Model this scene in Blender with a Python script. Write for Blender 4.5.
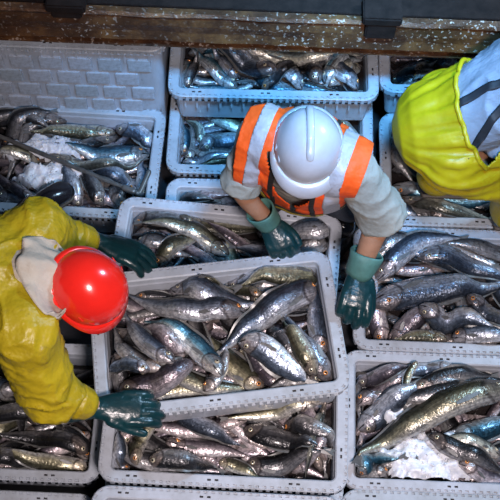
import bpy, bmesh, math, random
import numpy as np
from mathutils import Vector, Matrix, noise
from mathutils.bvhtree import BVHTree

random.seed(7)
for o in list(bpy.data.objects):
    bpy.data.objects.remove(o)
SC = bpy.context.scene
COL = SC.collection

# ------------------------------------------------------------------ camera
H = 0.21                      # crate height
LA, LB, LC = H, 2 * H, 3 * H  # rim heights of the three crate tiers
FPX, DIST, TILT, Z0 = 1140.0, 4.3, math.radians(27), LB
cam = bpy.data.cameras.new('camera')
cam.sensor_width = 36
cam.lens = FPX / 500 * 36
camo = bpy.data.objects.new('camera', cam)
COL.objects.link(camo)
CAMP = Vector((0, -DIST * math.sin(TILT), Z0 + DIST * math.cos(TILT)))
camo.location = CAMP
camo.rotation_euler = (TILT, 0, 0)
cam.clip_start = 0.1
SC.camera = camo
# ------------------------------------------------------------------ world, lights, exposure
W = bpy.data.worlds.new('world')
SC.world = W
W.use_nodes = True
bg = W.node_tree.nodes['Background']
bg.inputs[0].default_value = (0.42, 0.55, 0.85, 1)
bg.inputs[1].default_value = 0.085


def area(name, loc, target, size, power, color, spread=110):
    l = bpy.data.lights.new(name, 'AREA')
    l.energy = power
    l.size = size
    l.color = color
    o = bpy.data.objects.new(name, l)
    COL.objects.link(o)
    o.location = loc
    d = Vector(target) - Vector(loc)
    o.rotation_euler = d.to_track_quat('-Z', 'Y').to_euler()
    l.spread = math.radians(spread)
    return o


area('deck_floodlight', (0.6, -2.7, 4.6), (0.1, -0.75, 0.4), 0.5, 34, (1.0, 0.86, 0.84), 66)
area('deck_floodlight', (0.5, -0.7, 4.1), (0.3, 1.02, 0.4), 0.4, 20, (0.15, 0.52, 1.0), 36)
area('deck_floodlight', (2.6, 1.2, 3.4), (0.6, 0.1, 0.4), 0.5, 46, (0.46, 0.72, 1.0))
SC.view_settings.view_transform = 'Standard'
SC.view_settings.look = 'None'
SC.view_settings.gamma = 1
SC.view_settings.use_curve_mapping = False
SC.view_settings.exposure = 0.12


# measured points: where a sight line of the photograph meets the height z
def at(px, py, z):
    r = Vector(((px - 250) / FPX, (250 - py) / FPX, -1))
    c, s = math.cos(TILT), math.sin(TILT)
    d = Vector((r.x, r.y * c - r.z * s, r.y * s + r.z * c))
    t = (z - CAMP.z) / d.z
    return CAMP + d * t


# ------------------------------------------------------------------ materials
def newmat(name):
    m = bpy.data.materials.new(name)
    m.use_nodes = True
    nt = m.node_tree
    b = nt.nodes['Principled BSDF']
    return m, nt, b


def lk(nt, a, b):
    nt.links.new(a, b)


def nz(nt, scale, detail=4, rough=0.6, coord='Object', vec=None):
    n = nt.nodes.new('ShaderNodeTexNoise')
    n.inputs['Scale'].default_value = scale
    n.inputs['Detail'].default_value = detail
    n.inputs['Roughness'].default_value = rough
    if vec is None:
        tc = nt.nodes.new('ShaderNodeTexCoord')
        vec = tc.outputs[coord]
    lk(nt, vec, n.inputs['Vector'])
    return n


def ramp(nt, fac, stops):
    r = nt.nodes.new('ShaderNodeValToRGB')
    e = r.color_ramp.elements
    while len(e) < len(stops):
        e.new(0.5)
    for i, (p, c) in enumerate(stops):
        e[i].position = p
        e[i].color = (c[0], c[1], c[2], 1)
    lk(nt, fac, r.inputs[0])
    return r


def mixc(nt, fac, a, b, mode='MIX'):
    m = nt.nodes.new('ShaderNodeMix')
    m.data_type = 'RGBA'
    m.blend_type = mode
    if isinstance(fac, (int, float)):
        m.inputs[0].default_value = fac
    else:
        lk(nt, fac, m.inputs[0])
    for k, v in ((6, a), (7, b)):
        if isinstance(v, tuple):
            m.inputs[k].default_value = (v[0], v[1], v[2], 1)
        else:
            lk(nt, v, m.inputs[k])
    return m.outputs[2]


def bump(nt, b, h, strength, dist):
    bp = nt.nodes.new('ShaderNodeBump')
    bp.inputs['Strength'].default_value = strength
    bp.inputs['Distance'].default_value = dist
    lk(nt, h, bp.inputs['Height'])
    lk(nt, bp.outputs[0], b.inputs['Normal'])


def simple(name, col, rough=0.5, metal=0.0, var=0.25, scale=14, bstr=0.15, bdist=0.004, bscale=60, coat=0, spec=0.5):
    m, nt, b = newmat(name)
    n = nz(nt, scale, 5, 0.65)
    dark = tuple(c * (1 - var) for c in col)
    lite = tuple(min(1, c * (1 + var * 0.6)) for c in col)
    r = ramp(nt, n.outputs['Fac'], [(0.3, dark), (0.7, lite)])
    lk(nt, r.outputs[0], b.inputs['Base Color'])
    b.inputs['Roughness'].default_value = rough
    b.inputs['Metallic'].default_value = metal
    b.inputs['Coat Weight'].default_value = coat
    b.inputs['Specular IOR Level'].default_value = spec
    if bstr:
        n2 = nz(nt, bscale, 3)
        bump(nt, b, n2.outputs['Fac'], bstr, bdist)
    return m


def plastic_mat():
    m, nt, b = newmat('crate_plastic')
    n = nz(nt, 5, 6, 0.7)
    oi = nt.nodes.new('ShaderNodeObjectInfo')
    base = ramp(nt, oi.outputs['Random'], [(0, (0.35, 0.40, 0.46)), (1, (0.42, 0.45, 0.52))])
    g = ramp(nt, n.outputs['Fac'], [(0.38, (1, 1, 1)), (0.68, (0.66, 0.64, 0.60))])
    c = mixc(nt, 1.0, base.outputs[0], g.outputs[0], 'MULTIPLY')
    n3 = nz(nt, 40, 4, 0.7)
    sp = ramp(nt, n3.outputs['Fac'], [(0.62, (1, 1, 1)), (0.74, (0.5, 0.46, 0.42))])
    c = mixc(nt, 0.7, c, sp.outputs[0], 'MULTIPLY')
    lk(nt, c, b.inputs['Base Color'])
    b.inputs['Roughness'].default_value = 0.42
    n2 = nz(nt, 90, 3)
    bump(nt, b, n2.outputs['Fac'], 0.12, 0.002)
    return m


def fish_mat(name, back, mid, belly, tint):
    m, nt, b = newmat(name)
    ad = nt.nodes.new('ShaderNodeAttribute'); ad.attribute_name = 'dorsal'
    aa = nt.nodes.new('ShaderNodeAttribute'); aa.attribute_name = 'along'
    oi = nt.nodes.new('ShaderNodeObjectInfo')
    tc = nt.nodes.new('ShaderNodeTexCoord')
    cx = nt.nodes.new('ShaderNodeCombineXYZ')
    lk(nt, aa.outputs['Fac'], cx.inputs[0]); lk(nt, ad.outputs['Fac'], cx.inputs[1])
    r10 = nt.nodes.new('ShaderNodeMath'); r10.operation = 'MULTIPLY'; r10.inputs[1].default_value = 37
    lk(nt, oi.outputs['Random'], r10.inputs[0]); lk(nt, r10.outputs[0], cx.inputs[2])
    # mottle, stretched along the body
    mp = nt.nodes.new('ShaderNodeMapping'); mp.inputs['Scale'].default_value = (9, 4, 1)
    lk(nt, cx.outputs[0], mp.inputs['Vector'])
    mot = nz(nt, 1.0, 6, 0.7, vec=mp.outputs[0])
    wob = nt.nodes.new('ShaderNodeMath'); wob.operation = 'MULTIPLY_ADD'
    wob.inputs[1].default_value = 0.34; lk(nt, mot.outputs['Fac'], wob.inputs[0])
    sub = nt.nodes.new('ShaderNodeMath'); sub.operation = 'SUBTRACT'; sub.inputs[1].default_value = 0.17
    lk(nt, ad.outputs['Fac'], sub.inputs[0]); lk(nt, sub.outputs[0], wob.inputs[2])
    r = ramp(nt, wob.outputs[0], [(0.08, belly), (0.34, tint), (0.52, mid), (0.68, back), (0.95, tuple(c * 0.45 for c in back))])
    # head: bronzed, gill edge dark
    # gill edge curves back across the flank
    q1 = nt.nodes.new('ShaderNodeMath'); q1.operation = 'SUBTRACT'; q1.inputs[1].default_value = 0.45
    lk(nt, ad.outputs['Fac'], q1.inputs[0])
    q2 = nt.nodes.new('ShaderNodeMath'); q2.operation = 'MULTIPLY'
    lk(nt, q1.outputs[0], q2.inputs[0]); lk(nt, q1.outputs[0], q2.inputs[1])
    q3 = nt.nodes.new('ShaderNodeMath'); q3.operation = 'MULTIPLY_ADD'; q3.inputs[1].default_value = 0.32
    lk(nt, q2.outputs[0], q3.inputs[0]); lk(nt, aa.outputs['Fac'], q3.inputs[2])
    gfac = q3.outputs[0]
    hd = ramp(nt, gfac, [(0.0, (1, 1, 1)), (0.17, (0.8, 0.8, 0.8)), (0.215, (0.7, 0.7, 0.7)), (0.225, (0, 0, 0))])
    c = mixc(nt, hd.outputs[0], r.outputs[0], mixc(nt, 0.55, r.outputs[0], (0.42, 0.33, 0.28)))
    gl = ramp(nt, gfac, [(0.200, (1, 1, 1)), (0.214, (0.22, 0.2, 0.2)), (0.226, (0.3, 0.27, 0.27)), (0.240, (1, 1, 1))])
    c = mixc(nt, 0.85, c, gl.outputs[0], 'MULTIPLY')
    # mouth line
    mo = ramp(nt, ad.outputs['Fac'], [(0.30, (1, 1, 1)), (0.335, (0.04, 0.03, 0.03)), (0.385, (0.04, 0.03, 0.03)), (0.42, (1, 1, 1))])
    ml = ramp(nt, aa.outputs['Fac'], [(0.085, (1, 1, 1)), (0.105, (0, 0, 0))])
    c = mixc(nt, ml.outputs[0], c, mixc(nt, 1.0, c, mo.outputs[0], 'MULTIPLY'))
    # fine lengthwise streaks
    mp2 = nt.nodes.new('ShaderNodeMapping'); mp2.inputs['Scale'].default_value = (7, 22, 1)
    lk(nt, cx.outputs[0], mp2.inputs['Vector'])
    stn = nz(nt, 1.0, 4, 0.6, vec=mp2.outputs[0])
    st = ramp(nt, stn.outputs['Fac'], [(0.36, (0.42, 0.42, 0.44)), (0.58, (1.08, 1.08, 1.08))])
    c = mixc(nt, 0.8, c, st.outputs[0], 'MULTIPLY')
    # lateral dark flecks
    v = nt.nodes.new('ShaderNodeTexNoise'); v.inputs['Scale'].default_value = 70; v.inputs['Detail'].default_value = 3
    lk(nt, tc.outputs['Object'], v.inputs['Vector'])
    fl = ramp(nt, v.outputs['Fac'], [(0.40, (0.45, 0.45, 0.47)), (0.55, (1, 1, 1))])
    c = mixc(nt, 0.75, c, fl.outputs[0], 'MULTIPLY')
    br = ramp(nt, oi.outputs['Random'], [(0, (0.6, 0.6, 0.62)), (1, (1.25, 1.25, 1.25))])
    c = mixc(nt, 1.0, c, br.outputs[0], 'MULTIPLY')
    lk(nt, c, b.inputs['Base Color'])
    b.inputs['Metallic'].default_value = 0.55
    rr = ramp(nt, mot.outputs['Fac'], [(0.3, (0.20, 0.20, 0.20)), (0.7, (0.44, 0.44, 0.44))])
    lk(nt, rr.outputs[0], b.inputs['Roughness'])
    b.inputs['Coat Weight'].default_value = 0.25
    b.inputs['Coat Roughness'].default_value = 0.12
    vb = nt.nodes.new('ShaderNodeTexNoise'); vb.inputs['Scale'].default_value = 110; vb.inputs['Detail'].default_value = 2
    lk(nt, tc.outputs['Object'], vb.inputs['Vector'])
    bump(nt, b, vb.outputs['Fac'], 0.6, 0.005)
    return m


def rust_mat():
    m, nt, b = newmat('rusted_steel')
    n = nz(nt, 7, 8, 0.72)
    r = ramp(nt, n.outputs['Fac'], [(0.25, (0.018, 0.009, 0.006)), (0.48, (0.075, 0.032, 0.015)), (0.66, (0.19, 0.085, 0.03)), (0.85, (0.06, 0.03, 0.02))])
    # fish scales and salt stuck on in pale flecks
    v = nz(nt, 75, 2, 0.5)
    n2 = nz(nt, 3.0, 2)
    f = ramp(nt, v.outputs['Fac'], [(0.61, (0, 0, 0)), (0.65, (1, 1, 1))])
    f2 = ramp(nt, n2.outputs['Fac'], [(0.42, (0.1, 0.1, 0.1)), (0.62, (0.8, 0.8, 0.8))])
    k = mixc(nt, 1.0, f.outputs[0], f2.outputs[0], 'MULTIPLY')
    c = mixc(nt, k, r.outputs[0], (0.55, 0.45, 0.38))
    lk(nt, c, b.inputs['Base Color'])
    b.inputs['Roughness'].default_value = 0.38
    b.inputs['Metallic'].default_value = 0.2
    bump(nt, b, n.outputs['Fac'], 0.6, 0.02)
    return m


def ice_mat():
    m, nt, b = newmat('crushed_ice')
    n = nz(nt, 60, 3)
    r = ramp(nt, n.outputs['Fac'], [(0.3, (0.56, 0.60, 0.68)), (0.7, (0.78, 0.80, 0.86))])
    lk(nt, r.outputs[0], b.inputs['Base Color'])
    b.inputs['Roughness'].default_value = 0.35
    b.inputs['Subsurface Weight'].default_value = 0.35
    b.inputs['Subsurface Radius'].default_value = (0.02, 0.02, 0.025)
    b.inputs['Subsurface Scale'].default_value = 0.6
    bump(nt, b, n.outputs['Fac'], 0.5, 0.006)
    return m


def cloth_mat(name, col, rough=0.6, stain=None, wr=26, ws=0.5, stretch=(1, 1, 1), spec=0.4):
    m, nt, b = newmat(name)
    n = nz(nt, 6, 6, 0.7)
    r = ramp(nt, n.outputs['Fac'], [(0.3, tuple(c * 0.72 for c in col)), (0.65, col)])
    c = r.outputs[0]
    if stain:
        n3 = nz(nt, 11, 6, 0.75)
        f = ramp(nt, n3.outputs['Fac'], [(0.56, (0, 0, 0)), (0.72, (0.8, 0.8, 0.8))])
        c = mixc(nt, f.outputs[0], c, stain)
    lk(nt, c, b.inputs['Base Color'])
    b.inputs['Roughness'].default_value = rough
    b.inputs['Specular IOR Level'].default_value = spec
    tc = nt.nodes.new('ShaderNodeTexCoord')
    mp = nt.nodes.new('ShaderNodeMapping'); mp.inputs['Scale'].default_value = stretch
    lk(nt, tc.outputs['Object'], mp.inputs['Vector'])
    n2 = nz(nt, wr, 3, 0.55, vec=mp.outputs[0])
    bump(nt, b, n2.outputs['Fac'], ws, 0.02)
    return m


M = {}
M['plastic'] = plastic_mat()
M['hole'] = simple('slot_shade', (0.05, 0.05, 0.055), 0.6)  # dark colour stands in for the shade inside the rim's drain slots
M['fish0'] = fish_mat('silver_blue_fish', (0.10, 0.13, 0.18), (0.34, 0.40, 0.50), (0.80, 0.80, 0.82), (0.62, 0.66, 0.74))
M['fish1'] = fish_mat('olive_gold_fish', (0.10, 0.095, 0.06), (0.34, 0.31, 0.20), (0.78, 0.76, 0.70), (0.58, 0.54, 0.36))
M['fish2'] = fish_mat('dark_grey_fish', (0.045, 0.045, 0.05), (0.17, 0.165, 0.17), (0.50, 0.48, 0.47), (0.32, 0.31, 0.31))
M['fish3'] = fish_mat('teal_blue_fish', (0.03, 0.11, 0.17), (0.16, 0.36, 0.46), (0.74, 0.78, 0.80), (0.48, 0.56, 0.58))
M['fish4'] = fish_mat('rosy_silver_fish', (0.12, 0.10, 0.12), (0.36, 0.31, 0.34), (0.80, 0.72, 0.72), (0.62, 0.52, 0.54))
M['fish5'] = fish_mat('pale_cream_fish', (0.16, 0.16, 0.13), (0.50, 0.50, 0.42), (0.85, 0.83, 0.74), (0.72, 0.70, 0.56))
M['fin'] = simple('fish_fin', (0.13, 0.13, 0.13), 0.35, 0.2, 0.4, 60)
M['iris'] = simple('orange_fish_iris', (0.62, 0.24, 0.06), 0.15, 0.2, 0.3, 200, 0, coat=1)
M['iris2'] = simple('silver_fish_iris', (0.55, 0.48, 0.34), 0.15, 0.3, 0.3, 200, 0, coat=1)
M['pupil'] = simple('fish_pupil', (0.008, 0.008, 0.01), 0.08, 0, 0, 10, 0, coat=1)
M['rust'] = rust_mat()
M['ice'] = ice_mat()
M['darksteel'] = simple('dark_steel', (0.016, 0.009, 0.007), 0.85, 0.0, 0.5, 20, 0.4, spec=0.15)
M['gapshade'] = simple('gap_shade_fill', (0.016, 0.013, 0.013), 0.12, 0, 0.4, 20, 0.2)  # near-black colour stands in for shade in the gaps between fish
M['deck'] = simple('wet_deck', (0.02, 0.02, 0.024), 0.3, 0, 0.5, 6, 0.4)
M['coat'] = cloth_mat('yellow_oilskin', (0.44, 0.33, 0.010), 0.42, (0.16, 0.12, 0.02), 13, 0.85)
M['bib'] = cloth_mat('yellow_bib_rubber', (0.47, 0.36, 0.005), 0.42, None, 10, 0.25)
M['cream'] = cloth_mat('cream_cloth', (0.50, 0.45, 0.38), 0.85, (0.45, 0.36, 0.26), 16, 0.6)
M['shirt'] = cloth_mat('tan_grey_shirt', (0.30, 0.30, 0.27), 0.85, None, 18, 0.5)
M['bshirt'] = cloth_mat('pale_blue_shirt', (0.26, 0.30, 0.38), 0.85, None, 14, 0.7, (0.5, 1.4, 1))
M['vest'] = cloth_mat('orange_vest', (0.92, 0.10, 0.008), 0.62, None, 18, 0.5)
M['reflect'] = cloth_mat('silver_tape', (0.40, 0.39, 0.43), 0.42, (0.26, 0.24, 0.26), 24, 0.4)
M['binding'] = cloth_mat('black_binding', (0.018, 0.013, 0.012), 0.7)
M['ytrim'] = cloth_mat('yellow_trim', (0.50, 0.36, 0.02), 0.6)
M['skin'] = simple('skin', (0.34, 0.17, 0.10), 0.5, 0, 0.18, 25, 0.15)
M['glove'] = simple('dark_teal_rubber', (0.003, 0.028, 0.034), 0.30, 0, 0.4, 14, 0.4, 0.006, 40)
M['cuff'] = simple('grey_green_cuff', (0.065, 0.17, 0.15), 0.6, 0, 0.3, 20, 0.3)
M['navy'] = cloth_mat('dark_trousers', (0.03, 0.035, 0.05), 0.8)
M['boot'] = simple('black_rubber', (0.012, 0.012, 0.016), 0.16, 0, 0.4, 14, 0.15)
M['sole'] = simple('boot_sole', (0.06, 0.05, 0.04), 0.6)
M['redhat'] = simple('red_helmet_plastic', (0.80, 0.018, 0.010), 0.22, 0, 0.12, 8, 0.05, coat=0.5)
M['whitehat'] = simple('white_helmet_plastic', (0.41, 0.40, 0.43), 0.32, 0, 0.14, 8, 0.05, coat=0.2)
M['pole'] = simple('grey_pole_metal', (0.13, 0.125, 0.12), 0.4, 0.5, 0.4, 30, 0.2)
M['strap'] = simple('black_strap', (0.014, 0.016, 0.022), 0.6, 0, 0.3, 40, 0.2)
M['hair'] = simple('dark_hair', (0.02, 0.014, 0.01), 0.6)
M['eyewhite'] = simple('eye_white', (0.7, 0.68, 0.66), 0.2, 0, 0.05, 10, 0)


# ------------------------------------------------------------------ mesh helpers
def link(name, me, mat=None, parent=None, smooth=True, **tags):
    if mat is not None and len(me.materials) == 0:
        for k in (mat if isinstance(mat, (list, tuple)) else [mat]):
            me.materials.append(M[k])
    o = bpy.data.objects.new(name, me)
    COL.objects.link(o)
    if smooth:
        me.polygons.foreach_set('use_smooth', [True] * len(me.polygons))
    if parent is not None:
        o.parent = parent
    for k, v in tags.items():
        o[k] = v
    return o


def mesh_from(verts, faces):
    me = bpy.data.meshes.new('m')
    me.from_pydata([tuple(v) for v in verts], [], faces)
    me.update()
    return me


def bm_box(bm, lo, hi, mat=0, mtx=None):
    vs = []
    for z in (lo[2], hi[2]):
        for y in (lo[1], hi[1]):
            for x in (lo[0], hi[0]):
                p = Vector((x, y, z))
                vs.append(bm.verts.new(mtx @ p if mtx else p))
    for f in ((0, 2, 3, 1), (4, 5, 7, 6), (0, 1, 5, 4), (2, 6, 7, 3), (0, 4, 6, 2), (1, 3, 7, 5)):
        fc = bm.faces.new([vs[i] for i in f])
        fc.material_index = mat
    return vs


def bm_mesh(bm):
    me = bpy.data.meshes.new('m')
    bmesh.ops.recalc_face_normals(bm, faces=bm.faces[:])
    bm.to_mesh(me)
    bm.free()
    return me


def catmull(pts, n):
    P = [Vector(p) for p in pts]
    if len(P) == 2:
        return [P[0].lerp(P[1], i / (n - 1)) for i in range(n)]
    P = [P[0] * 2 - P[1]] + P + [P[-1] * 2 - P[-2]]
    segs = len(P) - 3
    out = []
    for i in range(n):
        t = i / (n - 1) * segs
        k = min(int(t), segs - 1)
        u = t - k
        a, b, c, d = P[k:k + 4]
        out.append(0.5 * ((2 * b) + (c - a) * u + (2 * a - 5 * b + 4 * c - d) * u * u + (3 * b - a - 3 * c + d) * u ** 3))
    return out


def tube(pts, rad, side=None, m=16, n=None, cap=True):
    """closed lofted limb: rad = list of r or (r_side, r_other) per control point"""
    n = n or max(8, 6 * len(pts))
    C = catmull(pts, n)
    R = []
    rr = [(r, r) if isinstance(r, (int, float)) else r for r in rad]
    R = catmull([Vector((a, b, 0)) for a, b in rr], n)
    verts, faces = [], []
    side = Vector(side) if side is not None else None
    prev = None
    rings = []
    for i in range(n):
        t = (C[min(i + 1, n - 1)] - C[max(i - 1, 0)]).normalized()
        s = side if side is not None else (prev if prev is not None else (Vector((0, 0, 1)) if abs(t.z) < 0.9 else Vector((1, 0, 0))))
        A = (s - t * s.dot(t))
        if A.length < 1e-4:
            A = t.orthogonal()
        A.normalize()
        prev = A
        B = t.cross(A)
        rings.append((C[i], t, A, B, abs(R[i].x), abs(R[i].y)))
    full = []
    if cap:
        c, t, A, B, ra, rb = rings[0]
        for f in (0.97, 0.75, 0.4):
            k = math.sqrt(1 - f * f)
            full.append((c - t * f * min(ra, rb), A, B, ra * k, rb * k))
    full += [(c, A, B, ra, rb) for c, t, A, B, ra, rb in rings]
    if cap and cap != 'flat':
        c, t, A, B, ra, rb = rings[-1]
        for f in (0.4, 0.75, 0.97):
            k = math.sqrt(1 - f * f)
            full.append((c + t * f * min(ra, rb), A, B, ra * k, rb * k))
    for c, A, B, ra, rb in full:
        for j in range(m):
            a = 2 * math.pi * j / m
            verts.append(c + A * (ra * math.cos(a)) + B * (rb * math.sin(a)))
    for i in range(len(full) - 1):
        for j in range(m):
            k = (j + 1) % m
            faces.append((i * m + j, i * m + k, (i + 1) * m + k, (i + 1) * m + j))
    if cap:
        faces.append(tuple(range(m - 1, -1, -1)))
        faces.append(tuple((len(full) - 1) * m + j for j in range(m)))
    return verts, faces


def ellip(c, axes, rads, m=16, n=10):
    """ellipsoid with three axis vectors"""
    c = Vector(c)
    A, B, Cc = [Vector(a).normalized() * r for a, r in zip(axes, rads)]
    verts, faces = [c + Cc], []
    for i in range(1, n):
        th = math.pi * i / n
        for j in range(m):
            a = 2 * math.pi * j / m
            verts.append(c + (A * math.cos(a) + B * math.sin(a)) * math.sin(th) + Cc * math.cos(th))
    verts.append(c - Cc)
    for j in range(m):
        faces.append((0, 1 + j, 1 + (j + 1) % m))
    for i in range(n - 2):
        for j in range(m):
            k = (j + 1) % m
            faces.append((1 + i * m + j, 1 + (i + 1) * m + j, 1 + (i + 1) * m + k, 1 + i * m + k))
    e = len(verts) - 1
    for j in range(m):
        faces.append((e, e - m + (j + 1) % m, e - m + j))
    return verts, faces


def join(parts):
    V, F = [], []
    for v, f in parts:
        o = len(V)
        V += list(v)
        F += [tuple(i + o for i in q) for q in f]
    return V, F


def blob(parts, voxel=0.008, smooth=6, wrinkle=None):
    """one continuous skin over overlapping limbs"""
    V, F = join(parts)
    me = mesh_from(V, F)
    bm = bmesh.new(); bm.from_mesh(me)
    bmesh.ops.recalc_face_normals(bm, faces=bm.faces[:])
    bm.to_mesh(me); bm.free()
    o = bpy.data.objects.new('tmp', me)
    COL.objects.link(o)
    md = o.modifiers.new('r', 'REMESH'); md.mode = 'VOXEL'; md.voxel_size = voxel; md.use_smooth_shade = True
    if smooth:
        ms = o.modifiers.new('s', 'SMOOTH'); ms.factor = 0.5; ms.iterations = smooth
    dg = bpy.context.evaluated_depsgraph_get()
    out = bpy.data.meshes.new_from_object(o.evaluated_get(dg))
    bpy.data.objects.remove(o)
    if wrinkle:
        wrinkle(out)
    return out


def wrinkler(freq, amp, seed=0, aniso=(1, 1, 1), ridge=True):
    def f(me):
        n = len(me.vertices)
        co = np.empty(n * 3); me.vertices.foreach_get('co', co); co = co.reshape(-1, 3)
        no = np.empty(n * 3); me.vertices.foreach_get('normal', no); no = no.reshape(-1, 3)
        d = np.empty(n)
        for i in range(n):
            p = Vector((co[i, 0] * aniso[0], co[i, 1] * aniso[1], co[i, 2] * aniso[2])) * freq + Vector((seed, seed * 2, 0))
            w = noise.noise(p) * 0.6
            q = p * 0.6 + Vector((noise.noise(p * 0.5), noise.noise(p * 0.5 + Vector((9, 9, 9))), 0)) * 1.2
            r = 1 - abs(noise.noise(q)) * 2.2 if ridge else 0
            d[i] = w * 0.5 + (r * abs(r)) * 0.6
        co += no * (d * amp)[:, None]
        me.vertices.foreach_set('co', co.ravel())
        me.update()
    return f


def bvh_of(*meshes):
    V, F = [], []
    for me in meshes:
        o = len(V)
        V += [v.co.copy() for v in me.vertices]
        F += [tuple(i + o for i in p.vertices) for p in me.polygons]
    return BVHTree.FromPolygons(V, F)


def drape_grid(bv, rows, offset, thick, dirv=(0, 0, -1), back=2.0):
    """rows: equal-length lists of points laid onto a surface along dirv; a real sheet with thickness"""
    d = Vector(dirv).normalized()
    top, miss = [], []
    for r in rows:
        o = []
        for p in r:
            h, nn, ix, ds = bv.ray_cast(Vector(p) - d * back, d)
            o.append(h - d * offset if h is not None else None)
        top.append(o)
    nr, nc = len(rows), len(rows[0])
    for i in range(nr):
        for j in range(nc):
            if top[i][j] is None:
                best = None
                for ii in range(nr):
                    for jj in range(nc):
                        if top[ii][jj] is not None:
                            q = (ii - i) ** 2 + (jj - j) ** 2
                            if best is None or q < best[0]:
                                best = (q, top[ii][jj])
                p = Vector(rows[i][j])
                if best:
                    k = (best[1] - p).dot(d)
                    p = p + d * (k + 0.01)
                miss.append((i, j, p))
    for i, j, p in miss:
        top[i][j] = p
    V = [p for r in top for p in r] + [p + d * thick for r in top for p in r]
    N = nr * nc
    F = []
    for i in range(nr - 1):
        for j in range(nc - 1):
            a = i * nc + j
            F.append((a, a + 1, a + nc + 1, a + nc))
            F.append((N + a, N + a + nc, N + a + nc + 1, N + a + 1))
    edge = [j for j in range(nc)] + [i * nc + nc - 1 for i in range(1, nr)] + [(nr - 1) * nc + j for j in range(nc - 2, -1, -1)] + [i * nc for i in range(nr - 2, 0, -1)]
    for k in range(len(edge)):
        a, b = edge[k], edge[(k + 1) % len(edge)]
        F.append((a, N + a, N + b, b))
    me = mesh_from(V, F)
    bm = bmesh.new(); bm.from_mesh(me)
    bmesh.ops.recalc_face_normals(bm, faces=bm.faces[:])
    bm.to_mesh(me); bm.free()
    return me


def strip_rows(path, w, n=24, c=5, up=(0, 0, 1)):
    P = catmull(path, n)
    rows = []
    for i in range(n):
        t = (P[min(i + 1, n - 1)] - P[max(i - 1, 0)]).normalized()
        s = t.cross(Vector(up)).normalized()
        ww = w[0] + (w[1] - w[0]) * i / (n - 1) if isinstance(w, tuple) else w
        rows.append([P[i] + s * ww * (k / (c - 1) - 0.5) for k in range(c)])
    return rows


# ------------------------------------------------------------------ floor
bm = bmesh.new()
bm_box(bm, (-2.6, -2.2, -0.06), (2.6, 2.6, 0.0))
fl = link('floor', bm_mesh(bm), 'deck', smooth=False, kind='structure', label='dark wet steel deck beneath the crates', category='floor')

# ------------------------------------------------------------------ crates
CW, CD, CH, CR = 0.86, 0.54, H, 0.062     # outer size of the rim, corner radius
RIMW = 0.044


def round_loop(inset, step=0.0125):
    """outline of the rim shrunk by inset, same vertex count for every inset; flags straight runs"""
    pts = []
    r = max(CR - inset, 0.012)
    hx, hy = CW / 2 - inset, CD / 2 - inset
    cx, cy = CW / 2 - CR, CD / 2 - CR
    r0 = CR
    nx = int(round((CW - 2 * CR) / step / 2)) * 2
    ny = int(round((CD - 2 * CR) / step / 2)) * 2
    na = 6
    out = []

    def arc(ax, ay, a0):
        for i in range(na):
            a = a0 + math.pi / 2 * i / na
            out.append((ax * (hx - r) + r * math.cos(a), ay * (hy - r) + r * math.sin(a), 0))
    lx, ly = hx - r, hy - r
    for i in range(nx):
        out.append((-lx + 2 * lx * i / nx, -hy, 1))
    arc(1, -1, -math.pi / 2)
    for i in range(ny):
        out.append((hx, -ly + 2 * ly * i / ny, 1))
    arc(1, 1, 0)
    for i in range(nx):
        out.append((lx - 2 * lx * i / nx, hy, 1))
    arc(-1, 1, math.pi / 2)
    for i in range(ny):
        out.append((-hx, ly - 2 * ly * i / ny, 1))
    arc(-1, -1, math.pi)
    return out


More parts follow.
